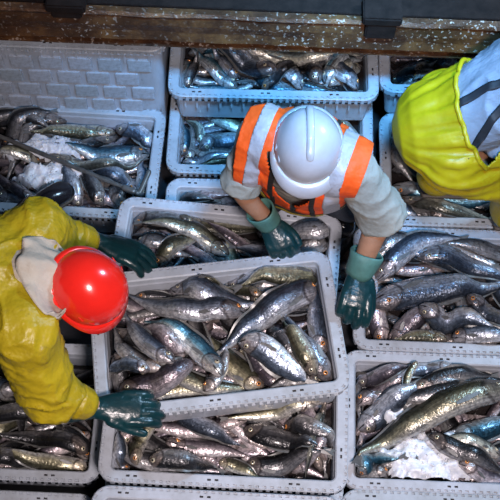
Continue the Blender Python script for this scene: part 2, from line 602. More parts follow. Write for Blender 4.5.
def crate_meshes():
    # tub: outer wall and inner wall, no rim
    prof = [(0.050, 0.0), (0.040, 0.004), (0.020, CH - 0.034), (0.020, CH - 0.012), (RIMW - 0.002, CH - 0.012), (RIMW + 0.006, CH - 0.03), (0.062, 0.014), (0.075, 0.010)]
    V, F = [], []
    loops = [round_loop(a) for a, z in prof]
    n = len(loops[0])
    for (a, z), lp in zip(prof, loops):
        V += [(p[0], p[1], z - CH) for p in lp]
    for k in range(len(prof) - 1):
        for j in range(n):
            j2 = (j + 1) % n
            F.append((k * n + j, k * n + j2, (k + 1) * n + j2, (k + 1) * n + j))
    F.append(tuple(range(n - 1, -1, -1)))
    F.append(tuple((len(prof) - 1) * n + j for j in range(n)))
    body = mesh_from(V, F)
    # rim: flange with a stitched row of notches and drain slots
    rp = [(0.018, CH - 0.030), (0.0, CH - 0.030), (0.0, CH - 0.004), (0.004, CH), (0.013, CH), (0.021, CH), (0.028, CH), (0.039, CH), (RIMW, CH - 0.004), (RIMW + 0.003, CH - 0.022)]
    V, F, MI = [], [], []
    loops = [round_loop(a) for a, z in rp]
    for (a, z), lp in zip(rp, loops):
        V += [(p[0], p[1], z - CH) for p in lp]

    def dent(k, j, depth, mi, shrink=0.15):
        j2 = (j + 1) % n
        q = [k * n + j, k * n + j2, (k + 1) * n + j2, (k + 1) * n + j]
        c = [sum(V[i][d] for i in q) / 4 for d in range(3)]
        b = len(V)
        for i in q:
            V.append(tuple(V[i][d] + (c[d] - V[i][d]) * shrink for d in range(2)) + (V[i][2] - depth,))
        for e in range(4):
            e2 = (e + 1) % 4
            F.append((q[e], q[e2], b + e2, b + e)); MI.append(mi if depth > 0.008 else 0)
        F.append((b, b + 1, b + 2, b + 3)); MI.append(mi)
    for k in range(len(rp) - 1):
        for j in range(n):
            j2 = (j + 1) % n
            straight = loops[0][j][2] and loops[0][j2][2]
            if k == 3 and j % 2 == 0:
                dent(k, j, 0.007, 0, 0.08); continue
            if k == 5 and straight and j % 11 in (3, 5) and (j // 11) % 2 == 0:
                dent(k, j, 0.010, 1); continue
            if k == 1 and j % 2 == 0:
                # notch in the outer lip
                q = [k * n + j, k * n + j2, (k + 1) * n + j2, (k + 1) * n + j]
                cx = sum(V[i][0] for i in q) / 4; cy = sum(V[i][1] for i in q) / 4
                L = math.hypot(cx, cy); b = len(V)
                nx_, ny_ = (0, -1) if abs(cy + CD / 2) < 0.004 else (0, 1) if abs(cy - CD / 2) < 0.004 else (1, 0) if cx > 0 else (-1, 0)
                for i in q:
                    V.append((V[i][0] - nx_ * 0.008, V[i][1] - ny_ * 0.008, V[i][2]))
                for e in range(4):
                    e2 = (e + 1) % 4
                    F.append((q[e], q[e2], b + e2, b + e)); MI.append(0)
                F.append((b, b + 1, b + 2, b + 3)); MI.append(0)
                continue
            F.append((k * n + j, k * n + j2, (k + 1) * n + j2, (k + 1) * n + j)); MI.append(0)
    rim = mesh_from(V, F)
    rim.materials.append(M['plastic']); rim.materials.append(M['hole'])
    rim.polygons.foreach_set('material_index', MI)
    # wall ribs
    bm = bmesh.new()
    for side in (-1, 1):
        k = -0.36
        while k < 0.361:
            bm_box(bm, (k - 0.004, side * (CD / 2 - 0.026) - 0.012, -0.10), (k + 0.004, side * (CD / 2 - 0.026) + 0.012, -0.028))
            k += 0.048
        k = -0.19
        while k < 0.191:
            bm_box(bm, (side * (CW / 2 - 0.026) - 0.012, k - 0.004, -0.10), (side * (CW / 2 - 0.026) + 0.012, k + 0.004, -0.028))
            k += 0.0475
    ribs = bm_mesh(bm)
    # grip bar on the short end
    bm = bmesh.new()
    bm_box(bm, (-0.009, -0.075, -0.018), (0.009, 0.075, 0.0))
    bmesh.ops.bevel(bm, geom=bm.edges[:], offset=0.004, segments=2, affect='EDGES')
    grip = bm_mesh(bm)
    return body, rim, ribs, grip


CB, CRIM, CRIBS, CGRIP = crate_meshes()
for me_ in (CB, CRIBS, CGRIP):
    me_.materials.append(M['plastic'])
PANEL = None


class Crate:
    pass


def place_crate(label, group=None, corner=None, px=None, ztop=LA, rot=0.0, mtx=None):
    """empty at the crate's base; local origin of parts is the rim plane"""
    r = math.radians(rot)
    if mtx is None:
        c = at(px[0], px[1], ztop)
        sx = {'l': -1, 'r': 1}[corner[1]]
        sy = {'n': -1, 'f': 1}[corner[0]]
        off = Vector((sx * CW / 2, sy * CD / 2, 0))
        off.rotate(Matrix.Rotation(r, 3, 'Z'))
        ctr = Vector((c.x, c.y, ztop)) - off
        mtx = Matrix.Translation(ctr) @ Matrix.Rotation(r, 4, 'Z')
    e = bpy.data.objects.new('fish_crate', None)
    COL.objects.link(e)
    e.empty_display_size = 0.1
    e.matrix_world = mtx @ Matrix.Translation((0, 0, -CH))
    e['label'] = label; e['category'] = 'crate'; e['group'] = group or 'plastic fish crates'
    for nm, me in (('tub', CB), ('rim', CRIM), ('wall_ribs', CRIBS)):
        o = link(nm, me, None, e, smooth=False)
        o.location = (0, 0, CH)
        if nm == 'wall_ribs':
            o['kind'] = 'stuff'
    for s in (-1, 1):
        o = link('grip', CGRIP, None, e, smooth=True)
        o.location = (s * (CW / 2 - 0.012), 0, CH - 0.035)
    k = Crate(); k.m = mtx; k.inv = mtx.inverted(); k.obj = e; k.z = ztop
    return k


CRATES = {}
spec = [
    # key, corner, pixel, rim height, turn, label
    ('main', 'nr', (353, 391), LC, 7.0, 'grey plastic fish crate being lifted by the red-helmeted and white-helmeted workers'),
    ('m1', 'fl', (121, 195), LB, -6.0, 'fish crate under the front of the orange vest, supporting the lifted crate'),
    ('m2', 'nl', (96, 481), LB, -3.0, 'fish crate under the red-helmeted worker\'s bent arm, supporting the lifted crate'),
    ('m3', 'fl', (93, 484), LB, -3.0, 'fish crate next to the crate supporting the lifted one, away from the workers'),
    ('r2', 'fl', (343, 349), LA, -2.5, 'fish crate with a white ice heap and one very large green-backed fish'),
    ('r1', 'nl', (353, 349), LA, -2.5, 'fish crate beside the grey-green glove cuff of the bare-armed worker'),
    ('r3', 'fl', (341, 488), LA, -2.5, 'fish crate bordering the ice-heap crate with the very large fish'),
    ('t4', 'fl', (379, 112), LA, -2.0, 'fish crate beneath the bent-over worker in yellow bib trousers'),
    ('t3', 'nl', (380, 92), LB, -1.5, 'pale blue fish crate between the rusty beam and the yellow bib trousers'),
    ('t', 'nl', (167, 96), LB, -1.5, 'pale blue fish crate tucked under the rusty beam behind the white helmet'),
    ('t2', 'nl', (165, 172), LA, -2.0, 'fish crate behind the orange vest, half covered by a crate above it'),
    ('c3', 'fl', (167, 177), LA, -2.0, 'fish crate almost hidden under the crate in front of the orange vest'),
    ('l1', 'fr', (167, 109), LA, -4.0, 'fish crate with white ice and a grey metal pole lying across it'),
    ('l2', 'nr', (99, 484), LA, -2.5, 'fish crate of dark fish below the elbow of the yellow oilskin coat'),
    ('l3', 'fr', (97, 494), LA, -2.5, 'fish crate beside the dark-fish crate, on the side away from the yellow coat'),
]
for key, corner, px, z, rot, label in spec:
    CRATES[key] = place_crate(label, None, corner, px, z, rot)
# crates hidden underneath the second tier carry it
for key, lab in (('m2', 'lower fish crate underneath the crate that supports the lifted one'),
                 ('m3', 'lower fish crate underneath the crate away from the workers'),
                 ('t', 'lower fish crate on the deck underneath the rusty beam'),
                 ('t3', 'lower fish crate on the deck by the rusty beam and yellow trousers')):
    k = CRATES[key]
    sh = Matrix.Translation((0, 0.33 if key in ('t', 't3') else 0.0, -H))
    place_crate(lab, 'lower supporting crates', mtx=sh @ k.m, ztop=LA)
# the deep tub standing behind the pole crate
TUBH = 0.66
TUB = place_crate('deep pale plastic tub with panelled wall, standing behind the grey pole', 'deep tub', 'nr', (165, 52), TUBH, -2.6)
TUB.obj.name = 'deep_tub'; TUB.obj['category'] = 'tub'
TUB.obj.matrix_world = TUB.m @ Matrix.Translation((0, 0, -TUBH))
for ch in TUB.obj.children:
    ch.location.z += TUBH - H
    if ch.name.startswith('tub'):
        ch.scale = (1, 1, TUBH / H)
# raised panels on its long wall
bm = bmesh.new()
bm_box(bm, (-0.5, 0.0, -0.5), (0.5, 1.0, 0.5))
bmesh.ops.bevel(bm, geom=bm.edges[:], offset=0.06, segments=1, affect='EDGES')
PANEL = bm_mesh(bm); PANEL.materials.append(M['plastic'])
for row in range(5):
    for c in range(7):
        x = -0.36 + c * 0.118 + (0.030 if row % 2 else -0.030)
        if abs(x) > 0.335:
            continue
        o = link('wall_panel', PANEL, None, TUB.obj, smooth=False)
        zz = 0.15 + row * 0.098
        ins = 0.040 - 0.020 * zz / TUBH
        o.location = (x, -(CD / 2 - ins) - 0.012, zz)
        o.scale = (0.092, 0.020, 0.074)
bpy.context.view_layer.update()

# ------------------------------------------------------------------ fish
PROF = [(0.0, 0.20), (0.02, 0.42), (0.05, 0.62), (0.10, 0.80), (0.17, 0.93), (0.27, 1.0), (0.42, 1.0), (0.55, 0.93), (0.67, 0.78), (0.78, 0.57), (0.88, 0.34), (0.95, 0.20), (1.0, 0.13)]


def prof(s):
    for (a, x), (b, y) in zip(PROF, PROF[1:]):
        if s <= b:
            t = (s - a) / (b - a)
            return x + (y - x) * t
    return PROF[-1][1]


CELL = 0.006
GX, GY = int(CW / CELL) + 1, int(CD / CELL) + 1
gu = (np.arange(GX) * CELL - CW / 2)[:, None] * np.ones((1, GY))
gv = (np.arange(GY) * CELL - CD / 2)[None, :] * np.ones((GX, 1))
INX, INY = CW / 2 - RIMW - 0.009, CD / 2 - RIMW - 0.009
for k in CRATES.values():
    k.h = np.full((GX, GY), -0.085)

VAR = {0: 'silver-blue', 1: 'olive-gold', 2: 'dark grey', 3: 'teal-blue', 4: 'rosy silver', 5: 'pale cream'}
PHR = {   # crate, then what lies beyond its +x, -x, +y and -y sides
    'main': ('in the lifted crate', 'teal glove on the rim', 'red helmet', 'orange vest', 'bent yellow sleeve'),
    'm1': ('in the crate under the orange vest', 'bare forearm', 'yellow coat', 'hidden crate', 'lifted crate'),
    'm2': ("in the supporting crate", 'ice-heap crate', 'bent yellow sleeve', 'lifted crate', 'outermost crate'),
    'm3': ('in the outermost crate', 'ice-heap crate', 'dark-fish crate', 'supporting crate', 'open deck'),
    'r2': ('in the ice-heap crate', 'open deck', 'supporting crate', 'bare-armed worker', 'neighbouring crate'),
    'r1': ('in the crate beside the grey-green cuff', 'open deck', 'teal glove', 'yellow trousers', 'ice-heap crate'),
    'r3': ('in the crate past the ice-heap crate', 'open deck', 'outermost crate', 'ice-heap crate', 'open deck'),
    't4': ('in the crate beneath the yellow trousers', 'open deck', 'orange vest', 'rusty beam', 'bare forearm'),
    't3': ('in the corner crate', 'yellow trousers', 'white helmet', 'rusty beam', 'yellow trousers'),
    't': ('in the beam-side crate', 'yellow trousers', 'deep tub', 'rusty beam', 'white helmet'),
    't2': ('in the half-covered crate', 'yellow trousers', 'iced pole crate', 'rusty beam', 'hidden crate'),
    'c3': ('in the almost hidden crate', 'bare forearm', 'iced pole crate', 'half-covered crate', 'lifted crate'),
    'l1': ('in the iced crate under the pole', 'orange vest', 'open deck', 'deep tub', 'black boot'),
    'l2': ("in the crate below the coat's elbow", 'lifted crate', 'open deck', 'yellow coat', 'outer crate'),
    'l3': ('in the crate beside the dark-fish crate', 'supporting crate', 'open deck', 'dark-fish crate', 'open deck'),
}
NFISH = 0
PECT = None


def make_fish(ck, pts, hw, var, rng, label=None, dors=None, roll=None, over=False, flat=0.68, rise=0.055):
    """pts: crate-local (u, v) from head to tail; hw: half body depth in metres"""
    global NFISH
    k = CRATES[ck]
    P = [Vector((p[0], p[1], 0)) for p in pts]
    L = sum((b - a).length for a, b in zip(P, P[1:]))
    if L < 6.2 * hw:            # the rest of the fish runs on under its neighbours
        d = (P[-1] - P[-2]).normalized()
        d.rotate(Matrix.Rotation(rng.uniform(-0.5, 0.5), 3, 'Z'))
        P.append(P[-1] + d * (6.6 * hw - L))
    lim = 0.0 if over else 1.0
    n = 22
    C = catmull(P, 60)
    # resample evenly
    acc = [0]
    for a, b in zip(C, C[1:]):
        acc.append(acc[-1] + (b - a).length)
    S = []
    for i in range(n):
        t = acc[-1] * (i / (n - 1)) ** 1.0
        j = 0
        while j < len(acc) - 2 and acc[j + 1] < t:
            j += 1
        f = (t - acc[j]) / max(1e-6, acc[j + 1] - acc[j])
        S.append(C[j].lerp(C[j + 1], min(1, f)))
    L = acc[-1]
    hws = [hw * prof(i / (n - 1)) for i in range(n)]
    if lim:
        for i in range(n):
            m_ = hws[i] * 0.75
            S[i].x = max(-INX + m_, min(INX - m_, S[i].x))
            S[i].y = max(-INY + m_, min(INY - m_, S[i].y))
    th = [h * flat for h in hws]
    zs = []
    for i in range(n):
        rr = max(0.008, hws[i] * 0.7)
        msk = (gu - S[i].x) ** 2 + (gv - S[i].y) ** 2 < rr * rr
        sup = np.percentile(k.h[msk], 80) if msk.any() else -0.05
        zs.append(sup + th[i] * 0.82)
    zz = np.array(zs)
    for it in range(5):
        q = np.concatenate([[zz[0]], zz, [zz[-1]]])
        sm = (q[:-2] + q[1:-1] * 2 + q[2:]) / 4
        zz = np.maximum(sm, np.array(zs) - 0.006)
    zz = np.minimum(zz, rise - 0.015)
    for i in range(n):
        S[i].z = zz[i]
    # write the fish into the height field
    for i in range(n - 1):
        for f in (0.0, 0.5):
            c = S[i].lerp(S[i + 1], f)
            hh = hws[i] * (1 - f) + hws[i + 1] * f
            d2 = (gu - c.x) ** 2 + (gv - c.y) ** 2
            msk = d2 < hh * hh
            top = c.z + th[i] * np.sqrt(np.clip(1 - d2 / (hh * hh), 0, 1))
            k.h[msk] = np.maximum(k.h[msk], top[msk])
    # mesh
    if dors is None:
        dors = rng.choice((-1, 1))
    if roll is None:
        roll = rng.uniform(-0.45, 0.45)
    m_ = 14
    org = S[n // 2].copy()
    V, F, dl, al = [], [], [], []
    frames = []
    for i in range(n):
        t = (S[min(i + 1, n - 1)] - S[max(i - 1, 0)]).normalized()
        side = Vector((0, 0, 1)).cross(t)
        if side.length < 1e-3:
            side = Vector((0, 1, 0))
        side.normalize()
        up = t.cross(side)
        dv = side * dors
        ca, sa = math.cos(roll), math.sin(roll)
        D, U = dv * ca + up * sa, up * ca - dv * sa
        frames.append((S[i], t, D, U))
    for i in range(n):
        c, t, D, U = frames[i]
        s = i / (n - 1)
        gill = 0.07 if 0.16 < s < 0.23 else 0
        for j in range(m_):
            a = 2 * math.pi * j / m_
            x, y = math.cos(a), math.copysign(abs(math.sin(a)) ** 1.18, math.sin(a))
            hx = hws[i] * (1 + gill * 0.3)
            if s < 0.13 and x < 0:
                hx *= 0.86
            V.append(c + D * (hx * x) + U * (th[i] * (1 + gill) * y * (1 if abs(x) < 0.8 else 0.9)) - org)
            dl.append(0.5 + 0.5 * x); al.append(s)
    for i in range(n - 1):
        for j in range(m_):
            j2 = (j + 1) % m_
            F.append((i * m_ + j, i * m_ + j2, (i + 1) * m_ + j2, (i + 1) * m_ + j))
    F.append(tuple(range(m_ - 1, -1, -1)))
    F.append(tuple((n - 1) * m_ + j for j in range(m_)))
    me = mesh_from(V, F)
    a1 = me.attributes.new('dorsal', 'FLOAT', 'POINT'); a1.data.foreach_set('value', dl)
    a2 = me.attributes.new('along', 'FLOAT', 'POINT'); a2.data.foreach_set('value', al)
    o = link('fish', me, 'fish%d' % var)
    o.matrix_world = k.m @ Matrix.Translation(org)
    if label is None:
        ang = abs(math.degrees(math.atan2(P[-1].y - P[0].y, P[-1].x - P[0].x)))
        ang = min(ang, 180 - ang)
        lay = 'lengthwise' if ang < 22 else 'crosswise' if ang > 62 else 'slantwise'
        siz = 'long ' if L > 0.36 else 'short ' if L < 0.24 else ''
        ph = PHR[ck]
        mid_ = S[n // 2]
        ax, ay = mid_.x / INX, mid_.y / INY
        if max(abs(ax), abs(ay)) < 0.33:
            spot = 'in the middle'
        elif abs(ax) > abs(ay):
            spot = 'towards the ' + (ph[1] if ax > 0 else ph[2])
        else:
            spot = 'towards the ' + (ph[3] if ay > 0 else ph[4])
        label = '%s%s fish, %s, %s %s' % (siz, VAR[var], lay, spot, ph[0])
    o['label'] = label; o['category'] = 'fish'
    o['group'] = 'fish ' + PHR[ck][0]
    # eyes
    er = max(0.0055, min(0.0085, hw * 0.24))
    ie = 2
    c, t, D, U = frames[ie]
    pe = c + t * (L / (n - 1)) * 0.2
    for sgn in (1, -1):
        yy = math.sqrt(max(0, 1 - 0.35 ** 2))
        q = pe + D * (hws[ie] * 0.35) + U * (sgn * th[ie] * yy * 0.93)
        nrm = (U * sgn + D * 0.35).normalized()
        X = t; Y = nrm.cross(X).normalized(); X = Y.cross(nrm)
        ev, ef, mi = [], [], []
        prf = [(1.0, -0.15), (0.98, 0.18), (0.78, 0.42), (0.50, 0.52), (0.30, 0.57), (0.0, 0.58)]
        for r_, z_ in prf[:-1]:
            for j in range(10):
                a = 2 * math.pi * j / 10
                ev.append(q + (X * math.cos(a) + Y * math.sin(a)) * er * r_ + nrm * er * z_ - org)
        ev.append(q + nrm * er * 0.58 - org)
        for i in range(4):
            for j in range(10):
                ef.append((i * 10 + j, i * 10 + (j + 1) % 10, (i + 1) * 10 + (j + 1) % 10, (i + 1) * 10 + j)); mi.append(0 if i < 3 else 1)
        for j in range(10):
            ef.append((40 + j, 40 + (j + 1) % 10, 50)); mi.append(1)
        em = mesh_from(ev, ef)
        em.materials.append(M['iris2' if (NFISH % 3) else 'iris']); em.materials.append(M['pupil'])
        em.polygons.foreach_set('material_index', mi)
        link('eye', em, None, o)

    def sheet(rows, name):
        nr, nc = len(rows), len(rows[0])
        V = [p - org for r in rows for p in r]
        F = [(i * nc + j, i * nc + j + 1, (i + 1) * nc + j + 1, (i + 1) * nc + j) for i in range(nr - 1) for j in range(nc - 1)]
        N = len(V)
        off = frames[n // 2][3] * 0.0012
        V2 = [v - off for v in V]
        F2 = [tuple(N + q for q in f[::-1]) for f in F]
        link(name, mesh_from(V + V2, F + F2), 'fin', o)
    # dorsal fin ridge
    r0, r1 = [], []
    for i in range(int(n * 0.30), int(n * 0.93)):
        c, t, D, U = frames[i]
        s = (i - n * 0.30) / (n * 0.63)
        hf = hw * (0.20 * math.sin(math.pi * min(1, s * 1.0 + 0.12)) + 0.03) * (0.6 + 0.4 * abs(math.sin(s * 6.5)))
        r0.append(c + D * hws[i] * 0.93); r1.append(c + D * (hws[i] + hf) + t * hf * 0.6)
    sheet([r0, r1], 'dorsal_fin')
    # pectoral fin
    i = int(n * 0.24)
    c, t, D, U = frames[i]
    b0 = c + U * th[i] * 0.99 - D * hws[i] * 0.25
    c2 = frames[min(n - 1, i + 3)]
    b1 = c2[0] + c2[3] * (th[i + 3] * 1.02) - c2[2] * hws[i + 3] * 0.45
    sheet([[b0 + D * hw * 0.10, b0 - D * hw * 0.10], [b0.lerp(b1, 0.55) + D * hw * 0.17 + U * 0.002, b0.lerp(b1, 0.55) - D * hw * 0.2 + U * 0.002], [b1 + D * hw * 0.05 + U * 0.003, b1 - D * hw * 0.12 + U * 0.003]], 'pectoral_fin')
    # tail fin
    c, t, D, U = frames[n - 1]
    e = hw * 0.95
    sheet([[c + D * hws[-1], c, c - D * hws[-1]], [c + t * e * 0.5 + D * hw * 0.22, c + t * e * 0.5, c + t * e * 0.5 - D * hw * 0.22], [c + t * e * 1.0 + D * hw * 0.32, c + t * e * 0.8, c + t * e * 1.0 - D * hw * 0.32]], 'tail_fin')
    NFISH += 1
    return o


def traced(ck, pts, w, var, rng, **kw):
    """pts measured in the photograph at the crate's rim height"""
    k = CRATES[ck]
    lp = []
    for p in pts:
        q = k.inv @ at(p[0], p[1], k.z - 0.012)
        lp.append((q.x, q.y))
    c = at(pts[0][0], pts[0][1], k.z)
    pxm = FPX / ((c - CAMP).length)
    return make_fish(ck, lp, 1.13 * w / pxm, var, rng, **kw)


def under(ck, cnt, rng, region=None, vars_=(2, 0, 2, 4, 1), hw=(0.029, 0.037)):
    for i in range(cnt):
        u0, u1, v0, v1 = region or (-INX, INX, -INY, INY)
        c = Vector((rng.uniform(u0, u1), rng.uniform(v0, v1)))
        a = rng.choice((0, math.pi)) + rng.gauss(0, 0.75)
        L = rng.uniform(0.36, 0.48)
        d = Vector((math.cos(a), math.sin(a)))
        nrm = Vector((-d.y, d.x)) * rng.uniform(-0.05, 0.05)
        pts = [c - d * L / 2, c + nrm, c + d * L / 2]
        pts = [(max(-INX + 0.02, min(INX - 0.02, p.x)), max(-INY + 0.02, min(INY - 0.02, p.y))) for p in pts]
        q = [Vector(p) for p in pts]
        if (q[2] - q[0]).length < 0.2:
            a = rng.uniform(-0.2, 0.2)
            cx = max(-INX + 0.17, min(INX - 0.17, c.x))
            cy = max(-INY + 0.03, min(INY - 0.03, c.y))
            pts = [(cx - 0.16, cy), (cx, cy + 0.015), (cx + 0.16, cy + 0.03 * a)]
        make_fish(ck, pts, rng.uniform(*hw), rng.choice(vars_), rng)


def ice_heap(ck, blobs, seed, label):
    """heap of crushed ice: mound surface plus loose chips"""
    k = CRATES[ck]
    rng = random.Random(seed)
    loc = []
    for (px, py, rx, ry, hh) in blobs:
        q = k.inv @ at(px, py, k.z - 0.012)
        loc.append((q.x, q.y, rx / 262, ry / 235, hh))
    base = np.zeros((GX, GY)) - 1
    for (x, y, rx, ry, hh) in loc:
        wv = np.sin(gu * 61 + seed) * 0.16 + np.sin(gv * 83 + gu * 37) * 0.16 + np.sin(gu * 140 - gv * 120) * 0.08
        d = ((gu - x) / rx) ** 2 + ((gv - y) / ry) ** 2 + wv
        base = np.maximum(base, np.where(d < 1.0, np.sqrt(np.clip(1 - d, 0, 1)), -1))
    idx = {}
    V, F = [], []
    inside = (base > -0.5) & (np.abs(gu) < INX) & (np.abs(gv) < INY)
    ii, jj = np.nonzero(inside)
    hmax = loc[0][4]
    for i, j in zip(ii, jj):
        x, y = gu[i, j], gv[i, j]
        w = noise.noise(Vector((x * 28, y * 28, seed))) * 0.010 + noise.noise(Vector((x * 75, y * 75, seed))) * 0.005
        z = -0.06 + (hmax + 0.06) * min(1, base[i, j] * 1.25) + w * 1.4
        idx[(i, j)] = len(V); V.append((x, y, z))
        k.h[i, j] = max(k.h[i, j], z)
    for (i, j) in list(idx):
        if (i + 1, j) in idx and (i, j + 1) in idx and (i + 1, j + 1) in idx:
            F.append((idx[(i, j)], idx[(i + 1, j)], idx[(i + 1, j + 1)], idx[(i, j + 1)]))
    top = list(V)
    for t_ in range(150):
        p = rng.choice(top)
        if p[2] < -0.045:
            continue
        r = rng.uniform(0.002, 0.0055)
        ev, ef = ellip((p[0], p[1], p[2] + r * 0.2), ((1, 0, 0), (0, 1, 0), (0, 0, 1)), (r, r, r), 5, 4)
        b = len(V)
        V += [(v.x + rng.uniform(-1, 1) * r * .35, v.y + rng.uniform(-1, 1) * r * .35, v.z + rng.uniform(-1, 1) * r * .3) for v in ev]
        F += [tuple(q + b for q in f) for f in ef]
    o = link('crushed_ice', mesh_from(V, F), 'ice')
    o.matrix_world = k.m
    o['label'] = label; o['category'] = 'ice'; o['kind'] = 'stuff'


# dark slab added in every filled crate, painting shade between the fish
gap_loop = round_loop(0.055)
for key, k in CRATES.items():
    V = [(p[0], p[1], -0.088) for p in gap_loop] + [(p[0], p[1], -0.19) for p in gap_loop]
    n_ = len(gap_loop)
    F = [tuple(range(n_)), tuple(range(2 * n_ - 1, n_ - 1, -1))] + [(j, j + n_, (j + 1) % n_ + n_, (j + 1) % n_) for j in range(n_)]
    o = link('gap_shade_fill', mesh_from(V, F), 'gapshade', None, smooth=False)
    o.matrix_world = k.m
    o['label'] = 'dark slab added as shade beneath the fish ' + PHR[key][0]; o['category'] = 'filler'; o['kind'] = 'stuff'



def fish_bed(ck, cnt, seed):
    """the uncounted fish at the bottom, wedged under the ones on top: one object"""
    k = CRATES[ck]
    rng = random.Random(seed)
    V, F, dl, al = [], [], [], []
    n_, m_ = 11, 8
    cols, rows_ = 5, int(math.ceil(cnt / 5))
    for q in range(cnt):
        cx = -INX + 0.05 + (2 * INX - 0.10) * ((q % cols) + rng.uniform(0.1, 0.9)) / cols
        cy = -INY + 0.02 + (2 * INY - 0.04) * ((q // cols) + rng.uniform(0.2, 0.8)) / rows_
        a = rng.choice((0, math.pi)) + rng.gauss(0, 0.5)
        L, hw = rng.uniform(0.22, 0.32), rng.uniform(0.020, 0.028)
        z0 = -0.082 + rng.uniform(-0.004, 0.012)
        d = Vector((math.cos(a), math.sin(a), 0)); sd = Vector((-d.y, d.x, 0)) * rng.choice((-1, 1))
        bend = rng.uniform(-0.04, 0.04)
        b = len(V)
        for i in range(n_):
            s = i / (n_ - 1)
            c = Vector((cx, cy, z0)) + d * (L * (s - 0.5)) + sd * (bend * (4 * s * (1 - s) - 0.5))
            h = hw * prof(s)
            c.x = max(-INX + h, min(INX - h, c.x)); c.y = max(-INY + h, min(INY - h, c.y))
            for j in range(m_):
                g = 2 * math.pi * j / m_
                V.append(c + sd * (h * math.cos(g)) + Vector((0, 0, h * 0.6 * math.sin(g))))
                dl.append(0.5 + 0.5 * math.cos(g)); al.append(s)
        for i in range(n_ - 1):
            for j in range(m_):
                j2 = (j + 1) % m_
                F.append((b + i * m_ + j, b + i * m_ + j2, b + (i + 1) * m_ + j2, b + (i + 1) * m_ + j))
        F.append(tuple(b + j for j in range(m_ - 1, -1, -1)))
    me = mesh_from(V, F)
    me.attributes.new('dorsal', 'FLOAT', 'POINT').data.foreach_set('value', dl)
    me.attributes.new('along', 'FLOAT', 'POINT').data.foreach_set('value', al)
    o = link('fish_layer', me, 'fish2' if seed % 2 else 'fish4')
    o.matrix_world = k.m
    o['label'] = 'bottom layer of wedged dark fish ' + PHR[ck][0]; o['category'] = 'fish'; o['kind'] = 'stuff'
    k.h[:] = np.maximum(k.h, -0.074)


for q_, key in enumerate(CRATES):
    fish_bed(key, 40, 100 + q_)
rg = random.Random(11)
# ---- lifted crate
under('main', 15, rg, vars_=(2, 2, 4, 1))
T_ = lambda *a, **k: traced('main', *a, rg, **k)
T_([(135, 290), (160, 291), (185, 297)], 5, 2)
T_([(228, 272), (240, 268), (262, 264)], 7, 0)
T_([(170, 272), (190, 284), (214, 298)], 13, 0, roll=0.1, label='broad-headed silver fish facing outward near the red helmet in the lifted crate')
T_([(262, 297), (240, 288), (205, 283)], 6, 1)
T_([(165, 372), (146, 366), (124, 350), (114, 325)], 9, 2)
T_([(182, 362), (172, 348), (158, 334), (140, 325)], 9, 4)
T_([(262, 388), (245, 372), (228, 356)], 11, 1)
T_([(284, 385), (268, 372), (252, 352)], 9, 4)
T_([(320, 392), (300, 384), (270, 388)], 7, 2)
T_([(205, 395), (215, 380), (225, 355)], 8, 2)
T_([(118, 391), (140, 387), (168, 380), (187, 365), (193, 345)], 12, 4, label='arched grey fish along the near left rim of the lifted crate')
T_([(151, 376), (129, 368), (104, 368)], 8, 0)
T_([(328, 346), (322, 325), (318, 298), (316, 280)], 9, 0)
T_([(306, 368), (288, 350), (273, 328), (268, 315)], 10, 2)
T_([(240, 347), (258, 351), (278, 364), (298, 378)], 12, 0)
T_([(332, 376), (318, 362), (302, 340), (290, 318)], 12, 0)
T_([(316, 376), (303, 358), (292, 338), (284, 318)], 9, 1)
T_([(328, 262), (303, 266), (270, 273), (242, 287)], 10, 1)
T_([(248, 311), (222, 312), (192, 313), (160, 306), (128, 289)], 11, 0, label='long silver fish with its tail under the red helmet in the lifted crate')
T_([(175, 368), (155, 354), (138, 335), (124, 308)], 9, 0)
T_([(222, 380), (212, 366), (195, 345), (172, 328), (142, 315)], 10.5, 3)
T_([(327, 284), (300, 292), (272, 309), (245, 327), (220, 350)], 12.5, 0, label='large silver fish lying diagonally on top of the lifted crate')
# ---- crate beside the bare arm
under('r1', 15, rg, vars_=(2, 2, 4, 0))
T_ = lambda *a, **k: traced('r1', *a, rg, **k)
T_([(520, 246), (480, 248), (445, 248)], 9, 2)
T_([(372, 268), (380, 254), (396, 243), (420, 238)], 8, 2)
T_([(385, 338), (378, 318), (372, 300)], 9, 4)
T_([(392, 342), (402, 330), (418, 316), (440, 305)], 10, 4)
T_([(448, 342), (425, 339), (400, 345)], 7, 1)
T_([(452, 336), (476, 342), (505, 350)], 9, 0)
T_([(472, 328), (466, 312), (462, 298)], 8, 2)
T_([(418, 310), (440, 320), (464, 321), (490, 332)], 10, 0)
T_([(466, 298), (484, 312), (506, 326)], 9, 0)
T_([(376, 281), (394, 264), (412, 250), (436, 242), (458, 239)], 10, 0)
T_([(416, 263), (440, 260), (464, 264), (490, 271), (515, 280)], 10, 0)
T_([(371, 307), (400, 297), (430, 291), (462, 287), (510, 284)], 14, 0, label='big pale silver fish with bronze head pointing at the teal glove')
# ---- ice crate
under('r2', 11, rg, vars_=(2, 2, 4, 0))
T_ = lambda *a, **k: traced('r2', *a, rg, **k)
T_([(355, 402), (380, 388), (402, 376), (430, 372)], 9, 4)
T_([(358, 380), (378, 378), (402, 370)], 7, 4)
T_([(452, 372), (435, 370), (415, 374), (395, 382)], 7, 0)
T_([(470, 392), (440, 398), (415, 402)], 10, 2)
T_([(412, 395), (438, 384), (463, 378), (492, 374)], 8, 2)
T_([(360, 426), (379, 413), (398, 400), (425, 388)], 11, 0)
T_([(388, 478), (375, 472), (355, 470)], 7, 2)
T_([(452, 441), (475, 430), (505, 420)], 11, 3)
T_([(500, 455), (478, 446), (450, 440)], 8, 5)
ice_heap('r2', [(430, 458, 46, 25, 0.008), (404, 412, 20, 20, 0.0), (398, 463, 10, 16, 0.0), (455, 438, 14, 10, -.02)], 3, 'heap of white crushed ice beside the very large green-backed fish')
T_([(458, 466), (482, 473), (510, 480)], 8, 4)
